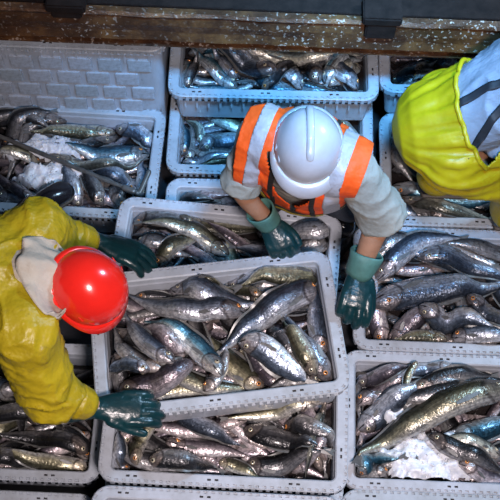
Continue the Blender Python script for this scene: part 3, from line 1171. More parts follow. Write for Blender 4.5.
T_([(428, 438), (448, 450), (474, 460), (512, 470)], 8.5, 2)
T_([(416, 366), (406, 382), (403, 404)], 3.6, 1, label='thin small fish standing upright across the crate wall side by the ice')
T_([(352, 482), (357, 466), (374, 458), (393, 461)], 8, 3, label='curved teal fish spilling at the corner of the ice-heap crate')
T_([(512, 390), (480, 398), (440, 412), (408, 428), (380, 443), (352, 458)], 13, 1, rise=0.08, label='very large green-backed silver fish lying diagonally over white crushed ice')
# ---- crate under the bent arm
under('m2', 17, rg, vars_=(2, 2, 4, 2, 1))
T_ = lambda *a, **k: traced('m2', *a, rg, **k)
T_([(150, 462), (178, 466), (208, 462)], 9, 2)
T_([(292, 468), (305, 458), (318, 446)], 8, 4)
T_([(285, 420), (305, 430), (328, 440)], 9, 2)
T_([(244, 428), (275, 438), (304, 444)], 11, 2)
T_([(120, 443), (132, 432), (150, 420)], 8, 4)
T_([(166, 441), (192, 444), (220, 446), (248, 451)], 9, 4)
T_([(246, 461), (272, 464), (300, 456)], 10, 2)
T_([(218, 458), (232, 461), (250, 470)], 6, 1)
T_([(127, 468), (116, 456), (111, 436)], 6, 0)
T_([(172, 411), (194, 421), (216, 431), (240, 440)], 9, 0)
T_([(327, 399), (300, 407), (266, 413), (228, 419)], 8, 1)
T_([(137, 468), (138, 446), (149, 430), (168, 414)], 7, 1)
T_([(325, 404), (318, 424), (311, 448), (306, 474)], 4.5, 5, label='slim pale golden fish lying crosswise at the end of the supporting crate')
# ---- crate in front of the vest
under('m1', 12, rg, vars_=(2, 2, 4, 1))
T_ = lambda *a, **k: traced('m1', *a, rg, **k)
T_([(136, 238), (158, 240), (182, 248)], 8, 2)
T_([(132, 218), (166, 212), (206, 215)], 7, 2)
T_([(180, 216), (222, 217), (268, 214)], 7, 1)
T_([(346, 246), (322, 242), (296, 247)], 10, 2)
T_([(155, 262), (175, 244), (198, 234)], 8, 1)
T_([(262, 250), (236, 236), (208, 220)], 7, 4)
T_([(290, 262), (262, 250), (236, 244)], 8, 0)
T_([(345, 220), (318, 227), (290, 235), (262, 240)], 11, 0, label='speckled silver fish with its head under the orange vest hem')
T_([(228, 252), (204, 234), (172, 225), (142, 222)], 8.5, 1)
# ---- crate with the pole
under('l1', 13, rg, vars_=(2, 2, 4, 0))
T_ = lambda *a, **k: traced('l1', *a, rg, **k)
T_([(2, 140), (22, 124), (52, 116)], 7, 2)
T_([(-60, 128), (-20, 120), (30, 113)], 7, 2)
T_([(102, 209), (96, 194), (88, 176)], 8, 2)
T_([(122, 208), (116, 192), (108, 174)], 8, 2)
T_([(80, 208), (74, 192), (70, 180)], 8, 0)
T_([(140, 190), (143, 176), (140, 160)], 6, 0)
T_([(137, 188), (122, 178), (104, 172)], 8, 0)
ice_heap('l1', [(50, 176, 40, 16, 0.014), (50, 146, 36, 14, 0.01), (20, 150, 22, 10, 0)], 5, 'white crushed ice around the fish under the grey pole')
T_([(-4, 200), (20, 201), (48, 198)], 7, 0)
T_([(36, 206), (16, 190), (2, 176), (-14, 160)], 6, 4)
T_([(40, 160), (18, 156), (-10, 150)], 6, 1)
T_([(114, 127), (92, 127), (66, 131), (32, 136)], 7, 1)
T_([(116, 119), (136, 126), (152, 137)], 8, 0)
T_([(148, 148), (118, 151), (94, 151), (66, 146)], 10, 3)
T_([(50, 156), (86, 166), (116, 167), (142, 156)], 5.5, 5, label='long pale cream fish curving below the grey pole on white ice')
# ---- crate under the beam
under('t', 12, rg, vars_=(2, 2, 0, 3))
T_ = lambda *a, **k: traced('t', *a, rg, **k)
T_([(360, 60), (352, 68), (338, 76)], 6, 5)
T_([(182, 52), (180, 68), (186, 82)], 6, 3)
T_([(302, 87), (290, 75), (276, 62)], 8, 0)
T_([(318, 86), (312, 72), (304, 60)], 8, 2)
T_([(262, 84), (280, 76), (300, 66)], 6, 2)
T_([(240, 84), (212, 81), (188, 79)], 4, 3)
T_([(236, 82), (219, 69), (202, 55), (192, 46)], 8, 3)
T_([(237, 75), (224, 61), (212, 47)], 6, 0)
T_([(276, 78), (252, 66), (234, 56), (214, 46)], 11, 0)
T_([(186, 82), (193, 66), (198, 50)], 4.5, 2)
T_([(358, 88), (342, 80), (330, 66)], 8, 0)
T_([(325, 87), (332, 74), (342, 62)], 8, 3)
T_([(237, 52), (265, 56), (290, 61), (316, 63), (342, 56), (362, 50)], 7, 5, label='long pale cream fish nearest the rusty beam behind the white helmet')
# ---- half covered crate behind the vest
under('t2', 10, rg, region=(-INX, INX, -INY, 0.05), vars_=(2, 2, 0, 1))
T_ = lambda *a, **k: traced('t2', *a, rg, **k)
T_([(205, 107), (220, 113), (240, 122)], 8, 1)
T_([(330, 113), (345, 122), (362, 134)], 6, 1)
T_([(194, 143), (212, 150), (232, 152)], 7, 2)
T_([(200, 148), (216, 139), (234, 134)], 8, 0)
T_([(190, 154), (188, 138), (190, 120)], 6, 2)
T_([(180, 150), (181, 134), (182, 116)], 5, 3)
T_([(182, 155), (204, 156), (228, 154)], 4, 0)
T_([(201, 136), (197, 120), (184, 112)], 5, 5)
T_([(366, 160), (350, 150), (330, 146)], 7, 2)
under('c3', 4, rg, region=(-INX, INX, 0.08, INY), vars_=(2, 0, 4))
traced('c3', [(186, 194), (205, 190), (230, 189)], 6, 4, rg)
traced('c3', [(176, 195), (190, 198), (214, 200)], 5, 2, rg)
# ---- crate under the yellow trousers
under('t4', 12, rg, vars_=(2, 2, 0, 3))
T_ = lambda *a, **k: traced('t4', *a, rg, **k)
T_([(388, 122), (397, 148), (413, 172)], 9, 2)
T_([(402, 135), (412, 156), (428, 172)], 8, 3)
T_([(404, 221), (420, 213), (440, 205)], 8, 2)
T_([(394, 188), (403, 204), (416, 218)], 6, 0)
T_([(432, 221), (455, 219), (480, 222)], 6, 2)
T_([(392, 180), (416, 187), (442, 193), (474, 197), (505, 192)], 8, 3)
T_([(403, 193), (428, 204), (452, 211), (478, 216), (508, 224)], 8, 5, label='pale fish with teal head below the yellow bib trousers')
under('t3', 6, rg, vars_=(2, 3, 2))
T_ = lambda *a, **k: traced('t3', *a, rg, **k)
T_([(390, 73), (405, 71), (425, 74)], 7, 3)
T_([(413, 80), (428, 75), (444, 70)], 4, 5)
T_([(414, 75), (428, 66), (438, 58)], 4, 5)
# ---- dark crate below the coat's elbow
under('l2', 12, rg, vars_=(2, 2, 4, 1))
T_ = lambda *a, **k: traced('l2', *a, rg, **k)
T_([(18, 390), (0, 386), (-20, 380)], 9, 0)
T_([(42, 380), (30, 396), (22, 412)], 8, 2)
T_([(-10, 462), (10, 461), (34, 459)], 8, 2)
T_([(40, 418), (24, 414), (0, 416), (-30, 420)], 8, 2)
T_([(94, 454), (78, 442), (62, 428)], 8, 2)
T_([(92, 466), (62, 464), (30, 461), (2, 452)], 8, 1)
T_([(92, 453), (62, 441), (30, 435), (-6, 436)], 9, 2)
under('l3', 5, rg, region=(0, INX, 0.05, INY))
under('m3', 8, rg, region=(-INX, INX, 0.05, INY))
traced('m3', [(110, 499), (130, 502), (160, 504)], 9, 2, rg)
under('r3', 5, rg, region=(-INX, 0.2, 0.05, INY))
print('fish:', NFISH)

# ------------------------------------------------------------------ rusty beam and pole
ybeam = at(250, 46, 0.78).y
slope = math.atan2(0.028, 1.0)
be = bpy.data.objects.new('steel_beam', None)
COL.objects.link(be)
be.location = (0, ybeam, 0.0)
be['label'] = 'rusty brown steel beam flecked with fish scales above the far crates'; be['category'] = 'beam'
BM_ = Matrix.Translation((0, 0, 0.78)) @ Matrix.Rotation(slope, 4, 'Y') @ Matrix.Rotation(math.radians(-1.6), 4, 'Z')


def part(name, boxes, mat, parent, mtx=None, bev=0.006, smooth=False):
    bm = bmesh.new()
    for lo, hi in boxes:
        bm_box(bm, lo, hi, 0, mtx)
    if bev:
        bmesh.ops.bevel(bm, geom=bm.edges[:], offset=bev, segments=2, affect='EDGES')
    return link(name, bm_mesh(bm), mat, parent, smooth=smooth)


def beam_face():
    # rolled web: a slightly bulging plate with worn, uneven edge
    V, F = [], []
    prof_ = [(0.045, -0.012), (0.02, -0.010), (-0.006, 0.022), (-0.030, 0.050), (-0.022, 0.09), (-0.026, 0.13), (-0.018, 0.168), (-0.030, 0.188), (-0.020, 0.200)]
    N = 120
    for i in range(N + 1):
        x = -1.9 + 3.8 * i / N
        for j, (y, z) in enumerate(prof_):
            w = noise.noise(Vector((x * 4, j * 0.7, 1))) * 0.006 + noise.noise(Vector((x * 14, j, 5))) * 0.003
            V.append(BM_ @ Vector((x, y + w, z + w * 0.6)))
    for i in range(N + 1):
        x = -1.9 + 3.8 * i / N
        V.append(BM_ @ Vector((x, 0.004, 0.198)))
        V.append(BM_ @ Vector((x, 0.06, -0.01)))
    m_ = len(prof_)
    o2 = (N + 1) * m_
    for i in range(N):
        for j in range(m_ - 1):
            F.append((i * m_ + j, (i + 1) * m_ + j, (i + 1) * m_ + j + 1, i * m_ + j + 1))
        a, b = o2 + 2 * i, o2 + 2 * i + 2
        F.append((i * m_ + m_ - 1, (i + 1) * m_ + m_ - 1, b, a))
        F.append((a, b, b + 1, a + 1))
        F.append((a + 1, b + 1, (i + 1) * m_, i * m_))
    me = mesh_from(V, F)
    return me


part('cover_plate', [((-1.9, 0.006, 0.196), (1.9, 0.75, 0.206))], 'darksteel', be, BM_, bev=0.002)
link('web', beam_face(), 'rust', be, smooth=False)
part('lower_lip', [((-1.9, -0.006, -0.024), (1.9, 0.05, -0.008))], 'rust', be, BM_)
for px in (70, 377):
    x = at(px, 20, 0.9).x
    part('bracket', [((x - 0.055, -0.05, 0.135 if px > 100 else 0.180), (x + 0.055, 0.04, 0.25)), ((x - 0.07, -0.055, 0.215), (x + 0.07, 0.05, 0.255))], 'darksteel', be, BM_)
for s in (-1, 1):
    part('post', [((s * 1.8 - 0.06, 0.0, 0.0), (s * 1.8 + 0.06, 0.1, 0.80))], 'rust', be)

p1, p2 = at(-40, 120, LA + 0.035), at(137, 193, LA + 0.03)
po = bpy.data.objects.new('metal_pole', None)
COL.objects.link(po)
po['label'] = 'thin grey metal pole lying slantwise over the iced fish crate'; po['category'] = 'pole'
v, f = tube([p1, p1.lerp(p2, 0.5), p2], [0.0095] * 3, m=12)
link('shaft', mesh_from(v, f), 'pole', po)
p3 = at(140, 192, LA + 0.025)
v, f = tube([p2, p3, at(149, 172, LA + 0.028)], [0.011, 0.011, 0.010], m=12)
link('hook_end', mesh_from(v, f), 'pole', po)
v, f = tube([p1.lerp(p2, 0.93), p1.lerp(p2, 0.98)], [0.0135, 0.0135], m=12)
link('ferrule', mesh_from(v, f), 'pole', po)


# ------------------------------------------------------------------ people
def make_helmet(parent, ctr, upv, fwd, mat, rx=0.114, ry=0.137, rz=0.135, peak=0.05, name='hard_hat', ridges=(0,), vents=True):
    """hard hat: dome, flared lip, peak, crown ridge; ctr is the centre of the brim plane"""
    U = Vector(upv).normalized()
    Fd = Vector(fwd); Fd = (Fd - U * Fd.dot(U)).normalized()
    S = Fd.cross(U).normalized()
    c = Vector(ctr)
    n, m_ = 14, 40
    V, F = [], []

    def dome(th, a, grow=0.0):
        rr = math.sin(th) ** 0.86
        # slightly fuller towards the back
        yb = ry * (1.04 if math.cos(a) < 0 else 0.98)
        return c + S * ((rx + grow) * rr * math.sin(a)) + Fd * ((yb + grow) * rr * math.cos(a)) + U * ((rz + grow) * math.cos(th))
    V.append(c + U * rz)
    for i in range(1, n + 1):
        for j in range(m_):
            V.append(dome(math.pi / 2 * i / n, 2 * math.pi * j / m_))
    for j in range(m_):
        F.append((0, 1 + j, 1 + (j + 1) % m_))
    for i in range(n - 1):
        for j in range(m_):
            k2 = (j + 1) % m_
            F.append((1 + i * m_ + j, 1 + (i + 1) * m_ + j, 1 + (i + 1) * m_ + k2, 1 + i * m_ + k2))
    # inner skin
    b = len(V); last = 1 + (n - 1) * m_
    for i in range(n, 0, -1):
        for j in range(m_):
            V.append(dome(math.pi / 2 * i / n, 2 * math.pi * j / m_, -0.004))
    for j in range(m_):
        k2 = (j + 1) % m_
        F.append((last + j, b + j, b + k2, last + k2))
    for i in range(n - 1):
        for j in range(m_):
            k2 = (j + 1) % m_
            F.append((b + i * m_ + j, b + (i + 1) * m_ + j, b + (i + 1) * m_ + k2, b + i * m_ + k2))
    h = link(name, mesh_from(V, F), mat, parent)
    # flared lip and peak
    V, F = [], []
    for j in range(m_ * 2):
        a = 2 * math.pi * j / (m_ * 2)
        e = dome(math.pi / 2, a)
        out = (S * math.sin(a) + Fd * math.cos(a)).normalized()
        cf = max(0, math.cos(a))
        ext = 0.010 + peak * (cf ** 1.6)
        dz = -0.006 - 0.022 * cf ** 2 * (peak / 0.05)
        V += [e + U * 0.012 - out * 0.001, e + out * ext * 0.5 + U * (0.003 + dz * 0.4), e + out * ext + U * dz, e + out * (ext - 0.001) + U * (dz - 0.006), e + out * ext * 0.4 + U * (-0.006 + dz * 0.4), e - out * 0.006 - U * 0.004]
    N = m_ * 2
    for j in range(N):
        k2 = (j + 1) % N
        for q in range(6):
            q2 = (q + 1) % 6
            F.append((j * 6 + q, k2 * 6 + q, k2 * 6 + q2, j * 6 + q2))
    link('brim', mesh_from(V, F), mat, h)
    # crown ridges
    for r in ridges:
        pts, w = [], []
        for i in range(15):
            tt = 0.42 - 1.72 * i / 14      # front of crown to the back
            b0 = dome(abs(tt) + 1e-4, 0.0 if tt > 0 else math.pi)
            pts.append(b0 + S * r)
        v, f = tube(pts, [(0.010, 0.004)] + [(0.013, 0.0085)] * 13 + [(0.010, 0.004)], side=S, m=12, n=30)
        link('crown_ridge', mesh_from(v, f), mat, h)
    if vents:
        for sg in (-1, 1):
            for q in range(2):
                a = sg * (1.15 + 0.35 * q); th = 1.18
                e = dome(th, a, 0.001)
                nn = (e - c).normalized()
                tg = (dome(th, a + 0.05) - e).normalized()
                v, f = ellip(e, (tg, nn.cross(tg), nn), (0.014, 0.005, 0.002), 10, 6)
                link('side_slot', mesh_from(v, f), 'hole' if mat == 'x' else mat, h)
    return h


def head_parts(c, upv, fwd, s=1.0):
    U = Vector(upv).normalized(); Fd = Vector(fwd); Fd = (Fd - U * Fd.dot(U)).normalized(); S = Fd.cross(U).normalized()
    c = Vector(c)
    P = [ellip(c + U * 0.03 * s, (S, Fd, U), (0.076 * s, 0.097 * s, 0.095 * s)),
         ellip(c - U * 0.045 * s + Fd * 0.022 * s, (S, Fd, U), (0.058 * s, 0.070 * s, 0.075 * s)),
         tube([c + Fd * 0.088 * s + U * 0.012, c + Fd * 0.108 * s - U * 0.022, c + Fd * 0.085 * s - U * 0.034], [0.008, 0.013, 0.009], m=8),
         ellip(c - U * 0.100 * s + Fd * 0.065 * s, (S, Fd, U), (0.026, 0.022, 0.020)),
         tube([c + Fd * 0.082 * s - U * 0.058 - S * 0.022, c + Fd * 0.094 * s - U * 0.058, c + Fd * 0.082 * s - U * 0.058 + S * 0.022], [0.006, 0.009, 0.006], m=8)]
    for sg in (-1, 1):
        P.append(ellip(c + S * sg * 0.079 * s - U * 0.01 - Fd * 0.008, (S, Fd, U), (0.011, 0.020, 0.032)))
        P.append(ellip(c + S * sg * 0.030 * s + Fd * 0.080 * s + U * 0.022, (S, Fd, U), (0.022, 0.012, 0.008)))
    eyes = [(c + S * sg * 0.030 * s + Fd * 0.083 * s + U * 0.006, Fd) for sg in (-1, 1)]
    return P, eyes, S


def add_eyes(eyes, parent):
    for p, d in eyes:
        v, f = ellip(p, (d, d.orthogonal(), d.cross(d.orthogonal())), (0.011, 0.011, 0.011), 10, 8)
        o = link('eye', mesh_from(v, f), 'eyewhite', parent)
        v, f = ellip(p + d * 0.007, (d, d.orthogonal(), d.cross(d.orthogonal())), (0.005, 0.0055, 0.0055), 8, 6)
        link('pupil', mesh_from(v, f), 'pupil', o)


def make_glove(parent, wrist, fwd, back, thumb, curls=(0.35, 0.55, 0.5), spread=0.10, tcurl=0.25, tang=0.7, s=1.0, cuff=None, cuffmat=None, fat=1.0):
    """five-fingered glove; back = direction of the back of the hand, thumb = +1/-1 side"""
    Fd = Vector(fwd).normalized()
    B = Vector(back); B = (B - Fd * B.dot(Fd)).normalized()
    S = Fd.cross(B).normalized() * thumb         # towards the thumb
    w = Vector(wrist)
    P = [tube([w - Fd * 0.01, w + Fd * 0.035 * s, w + Fd * 0.075 * s, w + Fd * 0.098 * s], [(0.029 * s, 0.022 * s), (0.040 * s, 0.020 * s), (0.045 * s, 0.018 * s), (0.043 * s, 0.015 * s)], side=S, m=16)]
    lens = (0.076, 0.086, 0.080, 0.062)
    offs = (0.033, 0.0115, -0.0115, -0.033)
    for q in range(4):
        p = w + Fd * (0.092 - 0.004 * abs(q - 1)) * s + S * offs[q] * s * 1.04
        d = (Fd + S * spread * (1.5 - q)).normalized()
        L = lens[q] * s
        pts = [p - d * 0.02 * s, p]
        ax = S
        for seg, (fr, cu) in enumerate(zip((0.45, 0.32, 0.23), curls)):
            cc = cu * (1 + 0.08 * q)
            # rotate towards the palm
            d = (d * math.cos(cc) - (B - d * B.dot(d)).normalized() * math.sin(cc)).normalized()
            B2 = B
            p = p + d * L * fr
            pts.append(p)
        r = 0.0112 * s * fat
        P.append(tube(pts, [r * 1.05, r * 1.1, r * 1.05, r * 0.98, r * 0.86], m=10, n=18))
    # thumb leaves the side of the palm near its base
    p = w + Fd * 0.028 * s + S * 0.030 * s - B * 0.004
    d = (Fd * math.cos(tang) + S * math.sin(tang) - B * 0.25).normalized()
    p1_ = p + d * 0.038 * s
    d2 = (d * math.cos(tcurl) + (Fd - d * Fd.dot(d)).normalized() * math.sin(tcurl)).normalized()
    p2_ = p1_ + d2 * 0.032 * s
    d3 = (d2 * math.cos(tcurl) + (Fd - d2 * Fd.dot(d2)).normalized() * math.sin(tcurl)).normalized()
    p3_ = p2_ + d3 * 0.024 * s
    P.append(tube([p, p1_, p2_, p3_], [0.017 * s, 0.0145 * s, 0.013 * s, 0.0105 * s], m=10, n=16))
    if cuff is not None and cuffmat is None:
        e = Vector(cuff)
        P.append(tube([w + Fd * 0.02, w - (w - e) * 0.5, e], [0.029, 0.036, 0.043], m=16))
    me = blob(P, 0.0038, 3, wrinkler(26, 0.0016, 3))
    g = link('glove', me, 'glove', parent)
    if cuffmat:
        e = Vector(cuff)
        d = (w - e).normalized()
        V, F = [], []
        A = d.orthogonal().normalized(); Bq = d.cross(A)
        L = (w - e).length
        g_ = 0.25 + 0.75 * s
        pr = [(x_, r_ * g_) for x_, r_ in [(0.0, 0.048), (0.006, 0.051), (L * 0.4, 0.048), (L, 0.043), (L + 0.02, 0.038), (L + 0.02, 0.030), (L * 0.4, 0.042), (0.004, 0.044)]]
        m_ = 24
        for x, r in pr:
            for j in range(m_):
                a = 2 * math.pi * j / m_
                rr = r * (1 + 0.05 * math.sin(3 * a + x * 40))
                V.append(e + d * x + (A * math.cos(a) + Bq * math.sin(a)) * rr)
        for i in range(len(pr)):
            i2 = (i + 1) % len(pr)
            for j in range(m_):
                F.append((i * m_ + j, i * m_ + (j + 1) % m_, i2 * m_ + (j + 1) % m_, i2 * m_ + j))
        link('cuff', mesh_from(V, F), cuffmat, g)
    return g


def make_boot(parent, ankle, toe, up, mat='boot'):
    """rubber boot: shaft, foot, sole"""
    a, t, u = Vector(ankle), Vector(toe), Vector(up)
    d = (t - a).normalized()
    L = (t - a).length
    dn = Vector((0, 0, -1))
    P = [tube([u, a.lerp(u, 0.5), a], [0.062, 0.056, 0.052], m=16),
         tube([a - d * 0.03 + dn * 0.02, a + d * L * 0.4 + dn * 0.012, a + d * L * 0.75 + dn * 0.022, t + dn * 0.03 - d * 0.03], [(0.042, 0.045), (0.047, 0.045), (0.050, 0.036), (0.042, 0.028)], side=d.cross(Vector((0, 0, 1))), m=16)]
    b = link('rubber_boot', blob(P, 0.007, 5), mat, parent)
    sd = d.cross(Vector((0, 0, 1))).normalized()
    v, f = tube([a - d * 0.045 + dn * 0.058, a + d * L * 0.4 + dn * 0.056, t + dn * 0.056 - d * 0.03], [(0.040, 0.012), (0.045, 0.012), (0.043, 0.010)], side=sd, m=14)
    link('sole', mesh_from(v, f), 'sole', b)
    return b


# ================= worker with the red helmet, bending over from the left
def red_worker():
    shF = at(34, 232, 1.02)      # far shoulder
    shN = at(24, 330, 1.04)      # near shoulder
    chest = at(8, 282, 1.02)
    hip = at(-105, 285, 0.98)
    headc = at(82, 288, 1.00)
    elF = at(56, 236, 0.80)
    wrF = at(101, 243, 0.70)
    elN = at(48, 392, 0.80)
    wrN = at(100, 408, 0.690)
    hu = Vector((0.62, -0.34, 0.72)); hf = Vector((0.62, -0.25, -0.72))
    HP, eyes, S = head_parts(headc, hu, hf, 0.98)
    hipF, hipN = hip + Vector((0, 0.10, -0.04)), hip + Vector((0, -0.10, -0.04))
    bootF_an = at(32, 208, LA + 0.10); toeF = at(72, 182, LA + 0.08)
    kneeF = at(-22, 268, 0.58)
    footN = Vector((hip.x + 0.02, hip.y - 0.13, 0.085))
    kneeN = hipN.lerp(footN, 0.5) + Vector((0.07, 0, 0))
    # continuous body
    P = HP + [tube([headc - hu.normalized() * 0.06, chest], [0.052, 0.06]),
              tube([hip, hip.lerp(chest, 0.5), chest, chest.lerp(headc, 0.3)], [(0.14, 0.10), (0.13, 0.095), (0.15, 0.10), (0.08, 0.07)], side=(0, 1, 0)),
              tube([shF, elF, wrF, wrF + (wrF - elF).normalized() * 0.1], [0.046, 0.038, 0.028, 0.022]),
              tube([shN, elN, wrN, wrN + (wrN - elN).normalized() * 0.1], [0.046, 0.038, 0.028, 0.022]),
              tube([chest, shF], [0.07, 0.055]), tube([chest, shN], [0.07, 0.055]),
              tube([hipF, kneeF, bootF_an], [0.075, 0.052, 0.036]), tube([hipN, kneeN, footN], [0.075, 0.052, 0.036]),
              tube([bootF_an, bootF_an.lerp(toeF, 0.6) + Vector((0, 0, -0.025))], [0.028, 0.020]), tube([footN, footN + Vector((0.11, 0.0, -0.03))], [0.028, 0.02])]
    body = link('person', blob(P, 0.0085, 4), 'skin')
    body['label'] = 'worker in yellow oilskin coat and red helmet bending to lift the fish crate'
    body['category'] = 'person'
    add_eyes(eyes, body)
    # coat
    def arm(a, b, c_, r):
        return tube([a, a.lerp(b, 0.55), b, b.lerp(c_, 0.5), c_], r, m=18, cap='flat')
    upv = Vector((0, 0, 1))
    JP = [tube([hip + Vector((-0.05, 0, 0)), hip.lerp(chest, 0.45) + upv * 0.03, chest + upv * 0.0, chest + Vector((0.10, -0.01, -0.03))], [(0.19, 0.145), (0.185, 0.15), (0.20, 0.14), (0.13, 0.10)], side=(0, 1, 0), m=22),
          tube([chest + Vector((0.02, 0.06, -0.01)), shF, shF.lerp(elF, 0.3)], [0.11, 0.105, 0.092], m=18),
          tube([chest + Vector((0.02, -0.06, -0.01)), shN, shN.lerp(elN, 0.3)], [0.12, 0.105, 0.092], m=18),
          arm(shF, elF, wrF + (elF - wrF).normalized() * 0.085, [0.095, 0.085, 0.078, 0.066, 0.054]),
          arm(shN, elN, wrN + (elN - wrN).normalized() * 0.085, [0.098, 0.094, 0.092, 0.078, 0.058])]
    coat_me = blob(JP, 0.0085, 6, wrinkler(15, 0.019, 4, (1.0, 1.0, 1.4)))
    coat = link('oilskin_coat', coat_me, 'coat', body)
    # trousers of the same oilskin
    TP = [tube([hip + Vector((0.03, 0, 0.0)), hip + Vector((-0.03, 0, -0.12))], [(0.17, 0.13), (0.17, 0.13)], side=(0, 1, 0)),
          tube([hipF, kneeF, bootF_an.lerp(kneeF, 0.45)], [0.11, 0.085, 0.075]), tube([hipN, kneeN, footN + Vector((0, 0, 0.14))], [0.11, 0.085, 0.078])]
    link('oilskin_trousers', blob(TP, 0.010, 5, wrinkler(12, 0.014, 9)), 'coat', body)
    make_boot(body, bootF_an, toeF, bootF_an.lerp(kneeF, 0.5))
    make_boot(body, footN, footN + Vector((0.19, 0, 0)), footN + Vector((0, 0, 0.2)))
    # cuffs of the sleeves
    for e, w_ in ((elF, wrF), (elN, wrN)):
        d = (w_ - e).normalized()
        v, f = tube([w_ - d * 0.092, w_ - d * 0.080, w_ - d * 0.068], [(0.056), (0.060), (0.057)], m=20)
        V = [Vector(q) for q in v]
        link('sleeve_hem', mesh_from(V, f), 'coat', coat)
    # cream hood cloth lying around the neck
    v, f = tube([chest + Vector((0.07, 0.0, 0.06)), headc - hu.normalized() * 0.045 + Vector((-0.02, 0, 0))], [0.085, 0.088], m=20)
    lin_me = mesh_from(v, f)
    link('hood_lining', lin_me, 'cream', body)
    bv = bvh_of(coat_me, lin_me)
    outer = [(66, 236), (48, 236), (30, 239), (24, 250), (25, 262), (19, 274), (24, 288), (33, 302), (44, 314), (50, 314), (56, 313)]
    inner = [(86, 252), (80, 252), (74, 256), (70, 262), (68, 270), (67, 280), (68, 290), (72, 298), (78, 305), (74, 301), (74, 300)]
    rows = []
    nst = 12
    O = catmull([at(x, y, 1.12) for x, y in outer], 40); I = catmull([at(x, y, 1.06) for x, y in inner], 40)
    for q in range(nst):
        rows.append([o_.lerp(i_, q / (nst - 1)) for o_, i_ in zip(O, I)])
    me = drape_grid(bv, rows, 0.016, 0.010)
    # loosen the sheet: small folds, and lift towards the helmet
    nn = nst * 40
    for vi, v in enumerate(me.vertices):
        q = (vi % nn) // 40
        lift = 0.012 * (q / (nst - 1)) ** 1.5
        v.co.z += lift + 0.010 * noise.noise(v.co * 22) + 0.008 * math.sin((vi % 40) * 0.8)
    link('hood', me, 'cream', body)
    make_helmet(body, headc + hu.normalized() * 0.035, hu, hf, 'redhat', 0.116, 0.130, 0.130, 0.032, ridges=())
    # gloves
    fF = (at(157, 262, 0.65) - wrF); fN = (at(160, 404, 0.66) - wrN)
    make_glove(body, wrF, fF, (0.1, 0.35, 1), -1, curls=(0.2, 0.3, 0.35), spread=0.03, tang=0.45, s=1.25, cuff=wrF - fF.normalized() * 0.10, fat=1.15)
    make_glove(body, wrN, fN + Vector((0, -0.015, 0)), (0.05, -0.15, 1), 1, curls=(0.15, 0.4, 0.45), spread=0.015, tang=0.42, tcurl=0.10, s=1.28, cuff=wrN - fN.normalized() * 0.10, fat=1.15)
    return body


